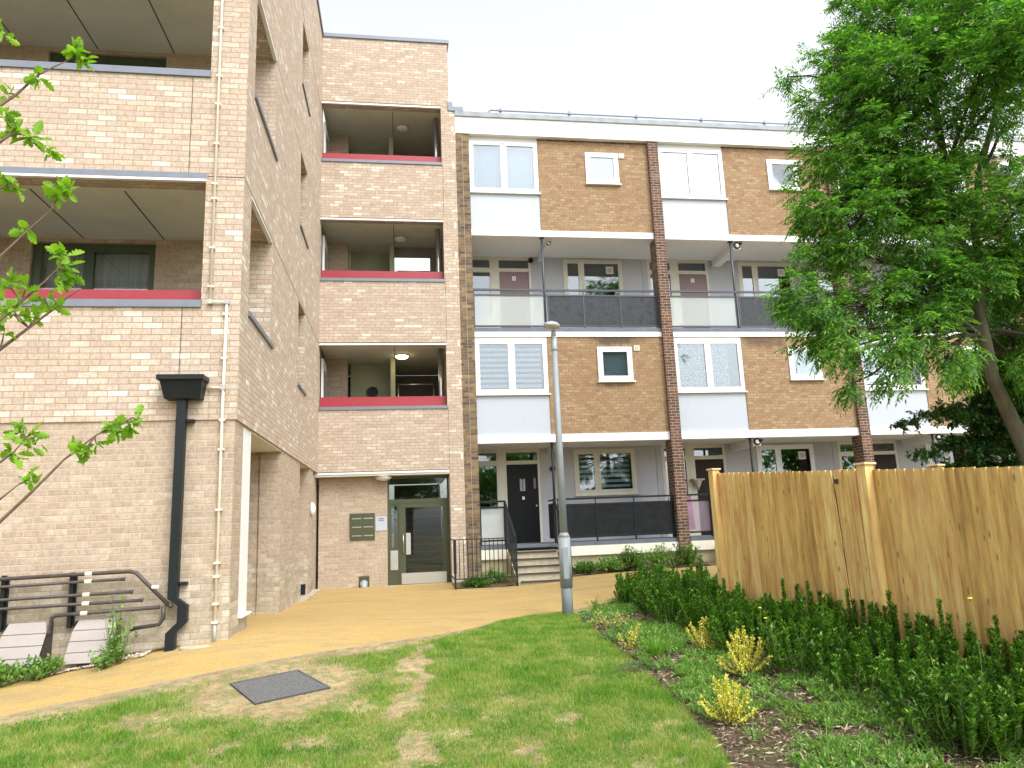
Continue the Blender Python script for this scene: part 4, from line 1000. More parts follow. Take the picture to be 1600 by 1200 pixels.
N.l(base, N.b.inputs['Base Color']); N.b.inputs['Roughness'].default_value = .75; N.bump(gr, .3, .004); MT['timber'] = N.m
MT['post_cap'] = plain('pale_timber_cap', (.60, .47, .27), .7, var=.15, scale=12)
MT['timber_old'] = plain('greenish_timber', (.34, .28, .13), .8, var=.25, scale=10, stretch=(4, 4, .5))  # dull greenish timber of the second fence and the rails
def fence(name, A, B, zta, ztb, label, posts, lean0=0., mat='timber', bw=.1, hgt=1.85, gap=None, rise=1):
    A, B = np.array(A, float), np.array(B, float); L = np.hypot(*(B-A)); d = (B-A)/L; nrm = np.array([-d[1], d[0]])
    if nrm@(-A) < 0: nrm = -nrm          # towards the viewer
    t = thing(name, label, 'fence', (A[0], A[1], g(*A)))
    ztf = lambda s: zta+(ztb-zta)*s/L
    s = 0.; i = 0; q = G(); first = True
    while s < L:
        w_ = bw+random.uniform(-.004, .004); s1 = s+w_
        P = A+d*s; Q = A+d*(s1+(.012 if not (gap and s < gap <= s1) else -.014))
        ln = lean0*min(1, (s+.3)/gap) if gap and s < gap else 0
        if gap and s >= gap and s < gap+.6: ln = lean0*(1-(s-gap)/.6)
        sh = d*math.tan(R(ln))
        zt_ = ztf(s)+random.uniform(-.004, .004)
        if gap and gap-.001 < s < gap+.5: zt_ += .006
        zb_ = g(*P)-.05; H = zt_-zb_
        o1, o2 = nrm*.007, nrm*.024
        off = (0, 0) if not (gap and abs(s-gap) < bw/2) else d*.03
        Pt, Qt = P, Q; Pb, Qb = P+sh*H, Q+sh*H
        pass
        # feather edge board: thick edge overlaps the thin one
        q.hexa([(*(Pb), zb_), (*(Pb+o1), zb_), (*(Qb+o2), zb_), (*(Qb), zb_), (*Pt, zt_), (*(Pt+o1), zt_), (*(Qt+o2), zt_), (*Qt, zt_)]) if True else None
        s = s1; i += 1
        if gap and s-w_ < gap <= s: s += .008; gap_s = s
    q.build('boards', mat, t)
    for k, (sp, zc, wdt) in enumerate(posts):
        P = A+d*sp+nrm*(.045 if k else .03); zt_ = ztf(sp)+zc; a_ = d*wdt/2; b_ = nrm*wdt/2
        c4 = [P-a_-b_, P+a_-b_, P+a_+b_, P-a_+b_]
        po = G().hexa([(*c, g(*P)-.2) for c in c4]+[(*c, zt_) for c in c4]).build('post', 'timber' if mat == 'timber' else mat, t)
        c5 = [P+(c-P)*1.38 for c in c4]
        G().hexa([(*c, zt_) for c in c5]+[(*c, zt_+.022) for c in c5]).build('post_cap', 'post_cap', po, .006)
    q = G()
    for zz in (.35, 1.0, 1.6):
        for sa in np.arange(0, L, 1.0):
            sb = min(sa+1.0, L); P = A+d*sa-nrm*.002; Q = A+d*sb-nrm*.002; z0, z1 = g(*P)+zz, g(*Q)+zz
            q.hexa([(*(P-nrm*.05), z0), (*P, z0), (*Q, z1), (*(Q-nrm*.05), z1), (*(P-nrm*.05), z0+.08), (*P, z0+.08), (*Q, z1+.08), (*(Q-nrm*.05), z1+.08)])
    q.build('rails', 'timber_old', t)
    return t, A, d, nrm
dF = (FP1-FP0)/np.hypot(*(FP1-FP0)); LF = 7.2
fB = FP0+dF*LF
ft, A_, d_, n_ = fence('timber_fence', FP0, fB, .555, .555-(.27/4.115)*LF, 'fresh yellow timber board fence with capped posts behind the hedge', [(.0, .04, .1), (2.57, .05, .11), (5.2, .04, .11)], lean0=2.2, gap=2.05)
gpp = A_+d_*2.09-n_*.03; ga, gb = gpp-d_*.07, gpp+d_*.07; gq = [ga-n_*.05, gb-n_*.05, gb, ga]
G().hexa([(*c, g(*gpp)-.1) for c in gq]+[(*c, .37) for c in gq]).build('dark_gap_strip', 'pipe', ft)  # dark strip added behind the board gap so the opening reads as shade
lkp = A_+d_*2.15+n_*.022; zz = .555-.0656*2.15-.13
G().box(lkp[0]-.018, lkp[0]+.018, lkp[1]-.02, lkp[1]+.02, zz, zz+.045).build('latch_hole', 'dark', ft)
a2 = atd(1368, 741, 11.2); b2 = atd(1800, 715, 9.6)
fence('timber_fence', (a2.x, a2.y), (b2.x, b2.y), a2.z-.01, b2.z-.0, 'second greenish timber fence whose top edge shows just above the first one', [(.9, .06, .11), (3.0, .06, .11)], mat='timber_old')

# ================================================================== VEGETATION
def unit(a): return a/np.maximum(np.linalg.norm(a, axis=-1, keepdims=True), 1e-9)
def leaves(P, Dr, Nn, L, W, wide=.42, fold=.12):
    """diamond leaves: position, axis, normal, length, width arrays -> V, F(quads)"""
    Dr = unit(Dr); S = unit(np.cross(Dr, Nn)); Nn = np.cross(S, Dr)
    L = np.asarray(L)[:, None]; W = np.asarray(W)[:, None]
    a = P; b = P+Dr*L*wide+S*W/2+Nn*W*fold; c = P+Dr*L-Nn*L*.10; d = P+Dr*L*wide-S*W/2+Nn*W*fold
    n = len(P); V = np.stack([a, b, c, d], 1).reshape(-1, 3); F = np.arange(4*n).reshape(n, 4); return V, F
def rdir(n, up=0.): 
    v = rng.normal(size=(n, 3)); v[:, 2] += up; return unit(v)
def vnoise(x, y, seed=0, oct=4):
    out = np.zeros_like(x); amp = 1; tot = 0
    for o in range(oct):
        r = np.random.default_rng(seed+o).random((64, 64)); xi = np.floor(x).astype(int); yi = np.floor(y).astype(int); fx = x-xi; fy = y-yi
        fx = fx*fx*(3-2*fx); fy = fy*fy*(3-2*fy); a = lambda i, j: r[(xi+i) % 64, (yi+j) % 64]
        out += amp*((a(0, 0)*(1-fx)+a(1, 0)*fx)*(1-fy)+(a(0, 1)*(1-fx)+a(1, 1)*fx)*fy); tot += amp; amp *= .55; x = x*2.1; y = y*2.1
    return out/tot
def inpoly(x, y, P):
    c = np.zeros(len(x), bool); n = len(P)
    for i in range(n):
        x0, y0 = P[i]; x1, y1 = P[(i+1) % n]
        m = ((y0 > y) != (y1 > y)); 
        with np.errstate(divide='ignore', invalid='ignore'): xx = (x1-x0)*(y-y0)/(y1-y0)+x0
        c ^= m & (x < xx)
    return c
def dpoly(x, y, P):
    d = np.full(len(x), 1e9)
    for a, b in zip(P[:-1], P[1:]):
        ab = b-a; t = np.clip(((x-a[0])*ab[0]+(y-a[1])*ab[1])/(ab@ab+1e-9), 0, 1); d = np.minimum(d, np.hypot(x-a[0]-t*ab[0], y-a[1]-t*ab[1]))
    return d

MT['grass'] = leafmat('lawn_grass', [(.022, .085, .010), (.05, .16, .014), (.09, .245, .02), (.15, .32, .03), (.26, .38, .05), (.46, .44, .16)], .5, .4, 3.2, .40, .90)
MT['ash'] = leafmat('ash_leaflets', [(.045, .12, .035), (.07, .19, .04), (.12, .29, .045), (.28, .48, .07)], .4, .55, 1.1)
MT['hornbeam'] = leafmat('dark_layered_leaves', [(.022, .065, .02), (.04, .11, .026), (.08, .18, .035)], .5, .3)
MT['oak'] = leafmat('young_oak_leaves', [(.13, .26, .02), (.20, .38, .03), (.30, .50, .045)], .45, .5, 8)
MT['euon'] = leafmat('glossy_hedge_leaves', [(.020, .065, .008), (.038, .115, .011), (.085, .22, .018), (.24, .43, .05)], .35, .35, 3)  # wide palette puts a deep base and bright highlights into the leaf colour
MT['yellow'] = leafmat('yellow_variegated_leaves', [(.34, .38, .04), (.62, .56, .06), (.82, .72, .12), (.86, .80, .30)], .45, .35, 4)
MT['variety'] = leafmat('cream_green_variegated_leaves', [(.16, .25, .05), (.45, .46, .14), (.66, .62, .24)], .45, .3, 8)
MT['weed'] = leafmat('weed_leaves', [(.06, .16, .03), (.11, .25, .04), (.19, .36, .06), (.33, .46, .14)], .5, .4, 3)
MT['bluegreen'] = leafmat('blue_green_low_leaves', [(.05, .12, .07), (.09, .18, .10), (.14, .24, .13)], .55, .3, 6)
MT['strap'] = leafmat('strap_leaves', [(.10, .26, .02), (.16, .36, .03), (.26, .46, .05)], .4, .4, 3)
MT['bark'] = plain('grey_green_bark', (.115, .105, .07), .9, var=.35, scale=9, bump=.8, bscale=30, stretch=(1, 1, .35))
MT['barkd'] = plain('dark_bark', (.07, .055, .04), .9, var=.3, scale=14, bump=.6)
MT['twig'] = plain('brown_twig', (.13, .085, .055), .8, var=.3, scale=30)
MT['twiggreen'] = plain('green_stem', (.09, .13, .035), .6, var=.2, scale=20)
MT['chips'] = leafmat('bark_chips', [(.035, .022, .015), (.10, .065, .04), (.24, .17, .11), (.48, .39, .27)], .9, .0, 20, .8, .3)
MT['flower'] = plain('yellow_flower', (.85, .62, .03), .6)

# ---- lawn
LP = np.vstack([NEAR[NEAR[:, 0] < 2.45], BEs, [[1.7, 2.0], [-9, 2.0]]])
n = 900000; X = rng.uniform(-5.5, 3., n); Y = rng.uniform(3.6, 11.6, n)
view = (Y > 3.9) & (X > -Y*.58-.2)
m = inpoly(X, Y, LP) & view; X, Y = X[m], Y[m]
bare = np.zeros(len(X))
c0 = np.array([cc.x, cc.y]); d = np.hypot((X-c0[0]), (Y-c0[1])); bare = np.maximum(bare, np.clip((.95-d)/.4, 0, 1))
wx = (vnoise(X*4, Y*4, 61)-.5)*.5; X0_, Y0_ = X, Y; X = X+wx
tr_ = np.array(px_poly([(668, 1010), (655, 1045), (650, 1085), (628, 1115)]))
bare = np.maximum(bare, np.clip((.18-dpoly(X, Y, tr_))/.14, 0, .95))
tr_ = np.array(px_poly([(640, 1150), (655, 1175), (640, 1210)])); bare = np.maximum(bare, np.clip((.13-dpoly(X, Y, tr_))/.12, 0, .8)); X = X0_
bare = np.maximum(bare, np.clip((.10+.3*np.clip((1.2-X)/1.2, 0, 1)-dpoly(X, Y, NEAR[NEAR[:, 0] < 2.6]))/.3, 0, .9))
bare = np.maximum(bare, np.clip((.06-dpoly(X, Y, BEs))/.15, 0, .4))
wx = (vnoise(X*5, Y*5, 71)-.5)*.55; wy = (vnoise(X*5+7, Y*5, 81)-.5)*.55
for (px_, py_, rr) in ((770, 1130, .11), (840, 1185, .10), (470, 1165, .12), (330, 1180, .14), (885, 1120, .08), (1060, 1150, .08), (1010, 1190, .12), (905, 1060, .07), (215, 1130, .16), (560, 1100, .2)):
    c_ = atg(px_, py_); bare = np.maximum(bare, np.clip((rr*1.7-np.hypot(X-c_.x+wx, (Y-c_.y+wy)*1.3))/rr/1.3, 0, .62))
nz = vnoise(X*2.2+9, Y*2.2, 3); nz2 = vnoise(X*6, Y*6+5, 11)
left = np.clip((-.2-X)/2.5, 0, 1)*.18
dens = np.clip(1.15-left-bare*(.75+nz2)-np.clip(.36-nz, 0, 1)*2-np.clip(.40-nz2, 0, 1)*1.6+(nz2-.5)*.5, .05, 1)
keep = (rng.random(len(X)) < dens) & (d > .0)
mcp = np.array([[p.x, p.y] for p in mc]); keep &= ~inpoly(X, Y, (mcp-mcp.mean(0))*1.02+mcp.mean(0))
X, Y, nz, nz2, dens = X[keep], Y[keep], nz[keep], nz2[keep], dens[keep]; n = len(X)
h = (.016+.034*rng.random(n)**1.3)*(.3+1.4*nz)*(.55+.5*dens); wd = .004+.0035*rng.random(n)
yaw = rng.uniform(0, 2*math.pi, n); lean = rng.normal(0, .5, n)
B = np.c_[X, Y, gz(X, Y)-.003]; S = np.c_[np.cos(yaw), np.sin(yaw), np.zeros(n)]
T = B+np.c_[-np.sin(yaw)*lean*h, np.cos(yaw)*lean*h, h]+S*(rng.normal(0, .35, n)*h)[:, None]
V = np.stack([B-S*wd[:, None]/2, B+S*wd[:, None]/2, T], 1).reshape(-1, 3)
tag(npmesh('lawn_grass', V, np.arange(3*n).reshape(n, 3), 'grass'), 'patchy mown lawn grass with worn straw coloured spots', 'grass', kind='stuff')

# ---- generic growers
def tubes_np(name, mat, segs, parent=None, n=6):
    """segs: list of (points list, radius list) -> one mesh"""
    q = G()
    for pts, r in segs: q.tube(pts, r, n, cap=False)
    return q.build(name, mat, parent)
def wiggle(a, b, k, amp, sag=0.):
    a, b = np.array(a, float), np.array(b, float); t = np.linspace(0, 1, k+1)[:, None]; P = a+(b-a)*t
    off = np.cumsum(rng.normal(0, amp, (k+1, 3)), 0); off -= off[0]; off -= t*off[-1]; P = P+off; P[:, 2] += sag*4*(t*(1-t))[:, 0]; return P

def compound_leaves(P, D, L, npair=5, leaflet=(.075, .024), jitter=1.):
    """pinnate leaves: arrays of rachis start, direction and length -> leaflet arrays"""
    n = len(P); D = unit(D); up = np.tile([0, 0, 1.], (n, 1)); S = unit(np.cross(D, up)+1e-6); Nn = unit(np.cross(S, D))
    pp, dd, nn, ll, ww = [], [], [], [], []
    for i in range(npair+1):
        t = (.22+.78*i/npair); C = P+D*(L*t)[:, None]-up*(L*.28*t*t)[:, None]
        for sgn in ((1, -1) if i < npair else (0,)):
            dv = D*(.55 if sgn else 1)+S*sgn*.85-up*(.25+.25*rng.random((n, 1)))+rng.normal(0, .12*jitter, (n, 3))
            pp.append(C); dd.append(dv); nn.append(Nn+rng.normal(0, .3, (n, 3))); 
            ll.append(leaflet[0]*(.75+.5*rng.random(n))); ww.append(leaflet[1]*(.8+.4*rng.random(n)))
    return leaves(np.concatenate(pp), np.concatenate(dd), np.concatenate(nn), np.concatenate(ll), np.concatenate(ww))

# ---- the ash tree behind the fence
ash = thing('ash_tree', 'large leafy ash tree with feathery leaves and a leaning grey trunk behind the fences', 'tree', tuple(atd(1640, 860, 12.6)))
tk = [(1668, 930, 12.6), (1645, 800, 12.6), (1603, 703, 12.6), (1570, 633, 12.5), (1551, 590, 12.5), (1537, 520, 12.5), (1524, 465, 12.5)]
s1 = [(1524, 465, 12.5), (1508, 410, 12.5), (1494, 350, 12.6), (1478, 260, 12.7), (1462, 170, 12.9), (1450, 60, 13.1), (1455, -80, 13.2)]
s2 = [(1530, 480, 12.5), (1532, 420, 12.7), (1522, 360, 12.8), (1530, 270, 12.9), (1560, 160, 13.2), (1590, 20, 13.4), (1600, -120, 13.6)]
P_ = lambda L: [tuple(atd(*p)) for p in L]
tr = G().tube(P_(tk), [.14, .125, .11, .095, .088, .082, .075], 14).tube(P_(s1), [.085, .075, .065, .055, .045, .035, .02], 10).tube(P_(s2), [.07, .06, .055, .05, .04, .03, .02], 10).build('trunk', 'bark', ash)
# foliage masses: pixel x, y, distance, radius in metres, density, drooping
MS = [(1318, 95, 12.8, .55, 1, .2), (1308, 170, 12.6, .6, 1, .2), (1303, 245, 12.3, .55, 1, .3), (1355, 60, 13.2, .75, 1, .2), (1370, 150, 12.4, .85, 1, .2), (1360, 240, 12.0, .8, 1, .3),
      (1440, 30, 13.2, .9, 1, .1), (1440, 110, 12.2, .9, 1, .2), (1450, 200, 12.4, .7, .8, .2), (1520, 40, 12.6, .9, 1, .1), (1560, 90, 11.6, .6, .8, .3), (1600, 50, 11.4, .7, 1, .3),
      (1530, 160, 12.8, .6, .22, .2), (1590, 190, 12.6, .6, .15, .2), (1540, 245, 12.6, .55, .15, .2), (1600, 320, 12.2, .7, .9, .2), (1450, 290, 12.2, .7, 1, .3), (1400, 320, 11.8, .75, 1, .4),
      (1300, 320, 11.7, .5, .9, .5), (1340, 345, 11.5, .55, 1, .5), (1270, 335, 11.5, .3, .8, .6), (1250, 300, 12.0, .2, .6, .5), (1290, 400, 11.3, .38, .8, .7), (1450, 370, 12.0, .6, 1, .4),
      (1235, 455, 11.0, .28, 1, .8), (1275, 470, 11.0, .4, .8, .8), (1320, 490, 11.2, .45, .8, .8), (1365, 470, 11.5, .5, .9, .7), (1300, 545, 11.0, .35, .7, .9), (1270, 515, 11.0, .3, .7, .9), (1310, 395, 11.4, .35, .8, .7),
      (1390, 540, 11.3, .4, .7, .9), (1430, 450, 11.8, .6, 1, .5), (1440, 520, 11.5, .45, .9, .8), (1330, 600, 11.0, .12, .6, 1.), (1400, 590, 11.1, .2, .6, 1.), (1480, 560, 11.6, .35, .8, .8), (1500, 430, 11.9, .55, .9, .5),
      (1575, 400, 12.9, .7, .9, .5), (1600, 450, 13.4, .9, 1, .5), (1545, 570, 13.7, .5, 1, .6), (1600, 650, 13.9, .6, 1, .6), (1585, 540, 13.5, .6, 1, .6), (1600, 590, 13.6, .5, .7, .6), (1510, 320, 13.0, .6, .6, .3), (1230, 120, 12.8, .1, .4, .3),
      (1680, 100, 12.8, 1.3, .5, .2), (1700, 350, 12.5, 1.2, .5, .4), (1600, -90, 13., 1.4, .5, .1), (1440, -80, 13.2, 1.2, .5, .1), (1680, 560, 12.5, .9, .6, .5), (1330, -10, 13.2, .5, .35, .1)]
tw = []; PP = []; DD = []; LL = []
axes = [np.array(p) for p in P_(s1[1:]+s2[1:]+tk[-2:])]
for (px_, py_, dd_, r, dn, dr_) in MS:
    C = np.array(atd(px_, py_, dd_)); A0 = min(axes, key=lambda a: np.linalg.norm(a-C)+max(0, a[2]-C[2]+.3)*1.5)
    Bp = wiggle(A0, C, 6, .05, .12); tw.append((Bp, np.linspace(.035, .012, 7)))
    nt_ = int(31*dn*(r/.5)**2)+4
    for _ in range(nt_):
        u = rdir(1)[0]*r*(rng.random()**.45); u[2] *= .8; E_ = C+u
        st_ = Bp[rng.integers(3, 7)]; tw_ = wiggle(st_, E_, 3, .03, .06); tw.append((tw_, [.008, .006, .005, .003]))
        k = rng.integers(5, 9); out = unit((E_-A0)[None])[0]*.6+unit(u[None])[0]*.5
        PP.append(np.repeat(E_[None], k, 0)+rng.normal(0, .06, (k, 3))); dv = out[None]+rng.normal(0, .55, (k, 3)); dv[:, 2] -= .12+dr_*.5; DD.append(dv); LL.append(.18+.12*rng.random(k))
V, F_ = compound_leaves(np.concatenate(PP), np.concatenate(DD), np.concatenate(LL), 5, (.092, .027))
tubes_np('branches', 'barkd', tw, ash, 5)
npmesh('crown', V, F_, 'ash', ash)

# ---- dark low tree behind the second fence
hb = thing('hornbeam_tree', 'small dark green tree with flat layered sprays just above the timber fence', 'tree', tuple(atd(1590, 900, 11.9)))
tw = []; PP = []; DD = []; NN = []; LL = []
base = np.array(atd(1585, 900, 13.4)); topp = np.array(atd(1560, 640, 13.4)); tp = wiggle(base, topp, 6, .03)
G().tube([tuple(p) for p in tp], np.linspace(.07, .03, 7), 8).build('trunk', 'barkd', hb)
for (x0, y0, d0_, x1, y1, d1_) in ((1560, 640, 12, 1410, 662, 10.8), (1570, 660, 12, 1470, 640, 11.4), (1560, 690, 12, 1440, 705, 10.9), (1570, 700, 12, 1490, 690, 11.2), (1570, 720, 12, 1480, 730, 11), (1580, 640, 12, 1530, 620, 11.4),
                                    (1580, 680, 12, 1530, 660, 11.3), (1580, 700, 12, 1550, 700, 11.2), (1590, 730, 12, 1560, 735, 11.2), (1590, 700, 12, 1630, 690, 11.4), (1570, 740, 12, 1510, 745, 11.1), (1595, 650, 12, 1620, 640, 11.5), (1560, 650, 12, 1500, 655, 11), (1570, 700, 12, 1520, 715, 11)):
    a_, b_ = np.array(atd(x0, y0, d0_+1.4)), np.array(atd(x1, y1, d1_+1.5)); Bp = wiggle(a_, b_, 8, .03, .06); tw.append((Bp, np.linspace(.014, .004, 9)))
    for i in range(2, 9):
        for sgn in (-1, 1, -1, 1, -1, 1):
            dv = (b_-a_); dv = dv/np.linalg.norm(dv); s_ = np.cross(dv, [0, 0, 1.]); e = Bp[i]+(dv*.5+s_*sgn*.9)*rng.uniform(.15, .42)*(1.25-i/10)+np.array([0, 0, -.05+rng.normal(0, .06)])
            q_ = wiggle(Bp[i], e, 3, .012); tw.append((q_, [.004, .003, .003, .002]))
            k = 24; t_ = rng.random(k)[:, None]; p = q_[0]*(1-t_)+q_[-1]*t_+rng.normal(0, .02, (k, 3)); PP.append(p)
            DD.append((e-Bp[i])[None]*1.2+rng.normal(0, .22, (k, 3))); NN.append(np.array([0, 0, 1.])+rng.normal(0, .25, (k, 3))); LL.append(rng.uniform(.05, .085, k))
LL = np.concatenate(LL); V, F_ = leaves(np.concatenate(PP), np.concatenate(DD), np.concatenate(NN), LL, LL*.55)
tubes_np('branches', 'barkd', tw, hb, 5); npmesh('crown', V, F_, 'hornbeam', hb)

# ---- oak at the left edge: trunk out of frame, branches reaching in
ok = thing('oak_tree', 'young oak whose thin branches with fresh lobed leaves reach in from the left', 'tree', (-3.3, 2.6, g(-3.3, 2.6)))
ot_ = np.array([(-3.3, 2.6, g(-3.3, 2.6)), (-3.28, 2.62, -.4), (-3.3, 2.6, .6), (-3.26, 2.6, 1.6), (-3.3, 2.62, 2.6), (-3.3, 2.6, 3.4)])
G().tube([tuple(p) for p in ot_], [.07, .06, .05, .04, .028, .012], 10).build('trunk', 'bark', ok)
lob = [(0, 0), (.10, .05), (.22, .17), (.28, .11), (.40, .25), (.47, .15), (.60, .29), (.69, .17), (.80, .22), (.88, .12), (.96, .10), (1.0, 0)]
lobe = np.array(lob+[(x, -y) for x, y in lob[-2:0:-1]])
def oak_leaf_mesh(P, D, Nn, L):
    V = []; F = []
    for p, d, nn, l in zip(P, unit(D), Nn, L):
        s_ = np.cross(d, nn); s_ /= np.linalg.norm(s_); nn = np.cross(s_, d); cu = rng.uniform(-.15, .35); i0 = len(V)
        yy = lobe[:, 1]*rng.uniform(.85, 1.1)
        pts = p+d*(lobe[:, :1]*l)+s_*(yy[:, None]*l)+nn*((np.abs(lobe[:, 1:])*.5-cu*lobe[:, :1]**2)*l)
        cen = p+d*l*.5-nn*cu*.25*l; V += list(pts)+[cen]; m = len(pts)
        F += [(i0+k, i0+(k+1) % m, i0+m) for k in range(m)]
    return np.array(V), np.array(F)
OD = 2.9
BR = [([(-60, 190), (0, 165), (25, 148), (60, 117), (85, 104), (120, 88)], [(120, 82, 13), (128, 96, 6), (60, 122, 6), (14, 146, 4)]),
      ([(-60, 70), (-20, 58), (2, 50)], [(4, 50, 7)]),
      ([(-50, 245), (0, 222), (20, 208), (45, 212), (70, 232)], [(10, 180, 5), (22, 205, 7), (47, 214, 9), (72, 236, 6), (15, 192, 4)]),
      ([(-60, 440), (0, 401), (48, 356), (80, 328)], [(97, 298, 13), (84, 310, 6), (44, 361, 4)]),
      ([(-60, 330), (-10, 300), (20, 285)], [(14, 284, 9), (26, 296, 5)]),
      ([(-50, 560), (0, 500), (35, 470), (70, 440), (92, 418)], [(100, 402, 9), (94, 430, 8), (104, 424, 6), (15, 448, 7), (40, 452, 4), (28, 478, 5)]),
      ([(-50, 590), (0, 546), (45, 512), (80, 486), (105, 465), (125, 452)], [(84, 478, 7), (52, 500, 6), (20, 490, 6), (10, 470, 5), (70, 466, 4), (6, 520, 4)]),
      ([(-60, 760), (0, 722), (22, 706), (40, 684)], [(36, 672, 7), (48, 694, 6), (20, 708, 6), (46, 676, 3)]),
      ([(-60, 810), (0, 780), (30, 756)], [(43, 750, 6)]),
      ([(-60, 880), (0, 815), (50, 768), (100, 718), (150, 680), (205, 653)], [(135, 702, 7), (115, 708, 6), (180, 668, 9), (200, 662, 6), (150, 692, 4), (214, 656, 4)])]
for bi, (bl, cl) in enumerate(BR):
    dep = OD+.12*math.sin(bi*2.1); pts = [np.array(atd(x, y, dep)) for x, y in bl]; near = ot_[np.argmin([abs(o[2]-(pts[0][2]-.25)) for o in ot_])]
    pts = [near]+[near*.5+pts[0]*.5+np.array([0, 0, .04])]+pts
    sg_ = [([tuple(p) for p in pts], np.linspace(.0085, .0018, len(pts)))]
    LPn, LD, LN, LL = [], [], [], []
    for (x, y, k) in cl:
        C = np.array(atd(x, y, dep)); j_ = min(range(2, len(pts)), key=lambda i: np.linalg.norm(pts[i]-C)); A0 = pts[j_]
        if np.linalg.norm(C-A0) > .01: sg_.append(([tuple(A0), tuple((A0+C)/2+rng.normal(0, .004, 3)), tuple(C)], [.003, .0026, .002]))
        k = int(k*1.5)
        dv = rdir(k)*1.0+unit((C-A0)[None]+1e-4)*.35+np.array([0, 0, .05]); LPn.append(np.repeat(C[None], k, 0)+rng.normal(0, .008, (k, 3))); LD.append(dv); LN.append(rdir(k, 1.0)); LL.append(rng.uniform(.030, .066, k))
    br = tubes_np('branch', 'twig', sg_, ok, 7)
    V, F_ = oak_leaf_mesh(np.concatenate(LPn), np.concatenate(LD), np.concatenate(LN), np.concatenate(LL)); npmesh('leaves', V, F_, 'oak', br)

# ---- upright hedge shrubs
def hedge_proto(nshoot, H, rad, seed):
    r_ = np.random.default_rng(seed); PP, DD, NN, LL = [], [], [], []; tw = []
    for i in range(nshoot):
        a = r_.uniform(0, 2*math.pi); rr = rad*math.sqrt(r_.random()); h = H*(1.0-.45*(rr/rad)**2)*r_.uniform(.6, 1.1)
        b = np.array([rr*.35*math.cos(a), rr*.35*math.sin(a), 0]); t = np.array([rr*math.cos(a), rr*math.sin(a), h]); mid = (b+t)/2+np.array([rr*.25*math.cos(a), rr*.25*math.sin(a), 0])
        tw.append(([tuple(b), tuple(mid), tuple(t)], [.005, .004, .002]))
        k = int(62*h/.5); tt = np.linspace(.22, 1, k)[:, None]; c = (1-tt)**2*b+2*tt*(1-tt)*mid+tt**2*t
        for ph in (0, 2.1, 4.2):
            an = np.arange(k)*2.4+ph+r_.normal(0, .3, k); o = np.c_[np.cos(an), np.sin(an), .75+.5*tt[:, 0]+r_.normal(0, .25, k)]
            PP.append(c+o*.004); DD.append(o); NN.append(np.c_[-np.cos(an)*.6, -np.sin(an)*.6, np.ones(k)]+r_.normal(0, .3, (k, 3))); LL.append(r_.uniform(.024, .042, k))
    return np.concatenate(PP), np.concatenate(DD), np.concatenate(NN), np.concatenate(LL), tw
protos = []
for sd in range(3):
    P, D, Nn, L, tw = hedge_proto(34, .56, .30, 50+sd); V, F_ = leaves(P, D, Nn, L, L*.5)
    protos.append((V, F_, tw))
def shrub(name, label, cat, group, loc, proto, sc, rot, first):
    t = thing(name, label, cat, loc, group); t.rotation_euler = (0, 0, rot); t.scale = (sc[0], sc[0], sc[1])
    if first.get(id(proto)) is None:
        V, F_, tw = proto; WLs = WL[t]; WL[t] = Vector((0, 0, 0))
        fo = npmesh('foliage', V, F_, proto_mat[id(proto)], t, origin=(0, 0, 0)); so_ = tubes_np('stems', 'twiggreen', tw, t, 4); WL[t] = WLs; first[id(proto)] = (fo, so_)
    else:
        for o in first[id(proto)]:
            c = o.copy(); COL.objects.link(c); c.parent = t
    return t
proto_mat = {id(p): 'euon' for p in protos}; first = {}
HB = [(4.15, 12.3), (3.75, 11.9), (3.5, 11.4), (4.0, 11.3), (4.55, 11.5), (4.45, 10.8), (3.95, 10.7), (3.6, 10.6), (4.0, 10.1), (3.45, 10.1), (3.75, 9.6), (3.35, 9.5), (3.7, 9.1), (3.3, 8.95), (3.85, 8.65), (3.4, 8.4), (3.95, 8.2), (3.55, 7.95), (4.1, 7.75), (3.65, 7.45), (4.15, 7.25),
      (3.35, 7.3), (3.7, 6.95), (4.3, 6.8), (3.9, 6.5), (3.5, 6.4), (4.4, 6.35), (4.05, 6.0), (3.65, 5.85), (4.5, 5.85), (4.15, 5.5), (3.8, 5.3), (4.6, 5.35), (4.3, 4.95), (3.95, 4.8), (3.6, 4.95), (4.7, 4.85), (3.75, 4.35), (4.2, 4.4), (4.65, 4.4), (4.9, 5.0), (3.5, 4.5)]
def seg_(y): return 0 if y > 9.3 else 1 if y > 7.2 else 2 if y > 5.7 else 3
HL = ['upright dark green hedge shrub left of and beyond the fence end post', 'upright dark green hedge shrub between the first and second fence post',
      'upright dark green hedge shrub along the fence right of its second post', 'upright dark green hedge shrub in the lower right corner of the view']
HG = ['hedge shrubs beyond the fence end', 'hedge shrubs by the first fence panel', 'hedge shrubs by the second fence panel', 'hedge shrubs in the near corner']
for i, (x, y) in enumerate(HB):
    k = seg_(y); s_ = random.uniform(.85, 1.12)
    shrub('hedge_shrub', HL[k], 'shrub', HG[k], (x, y, g(x, y)), protos[i % 3], (s_*1.05, s_*random.uniform(.88, 1.12)), random.uniform(0, 6.28), first)

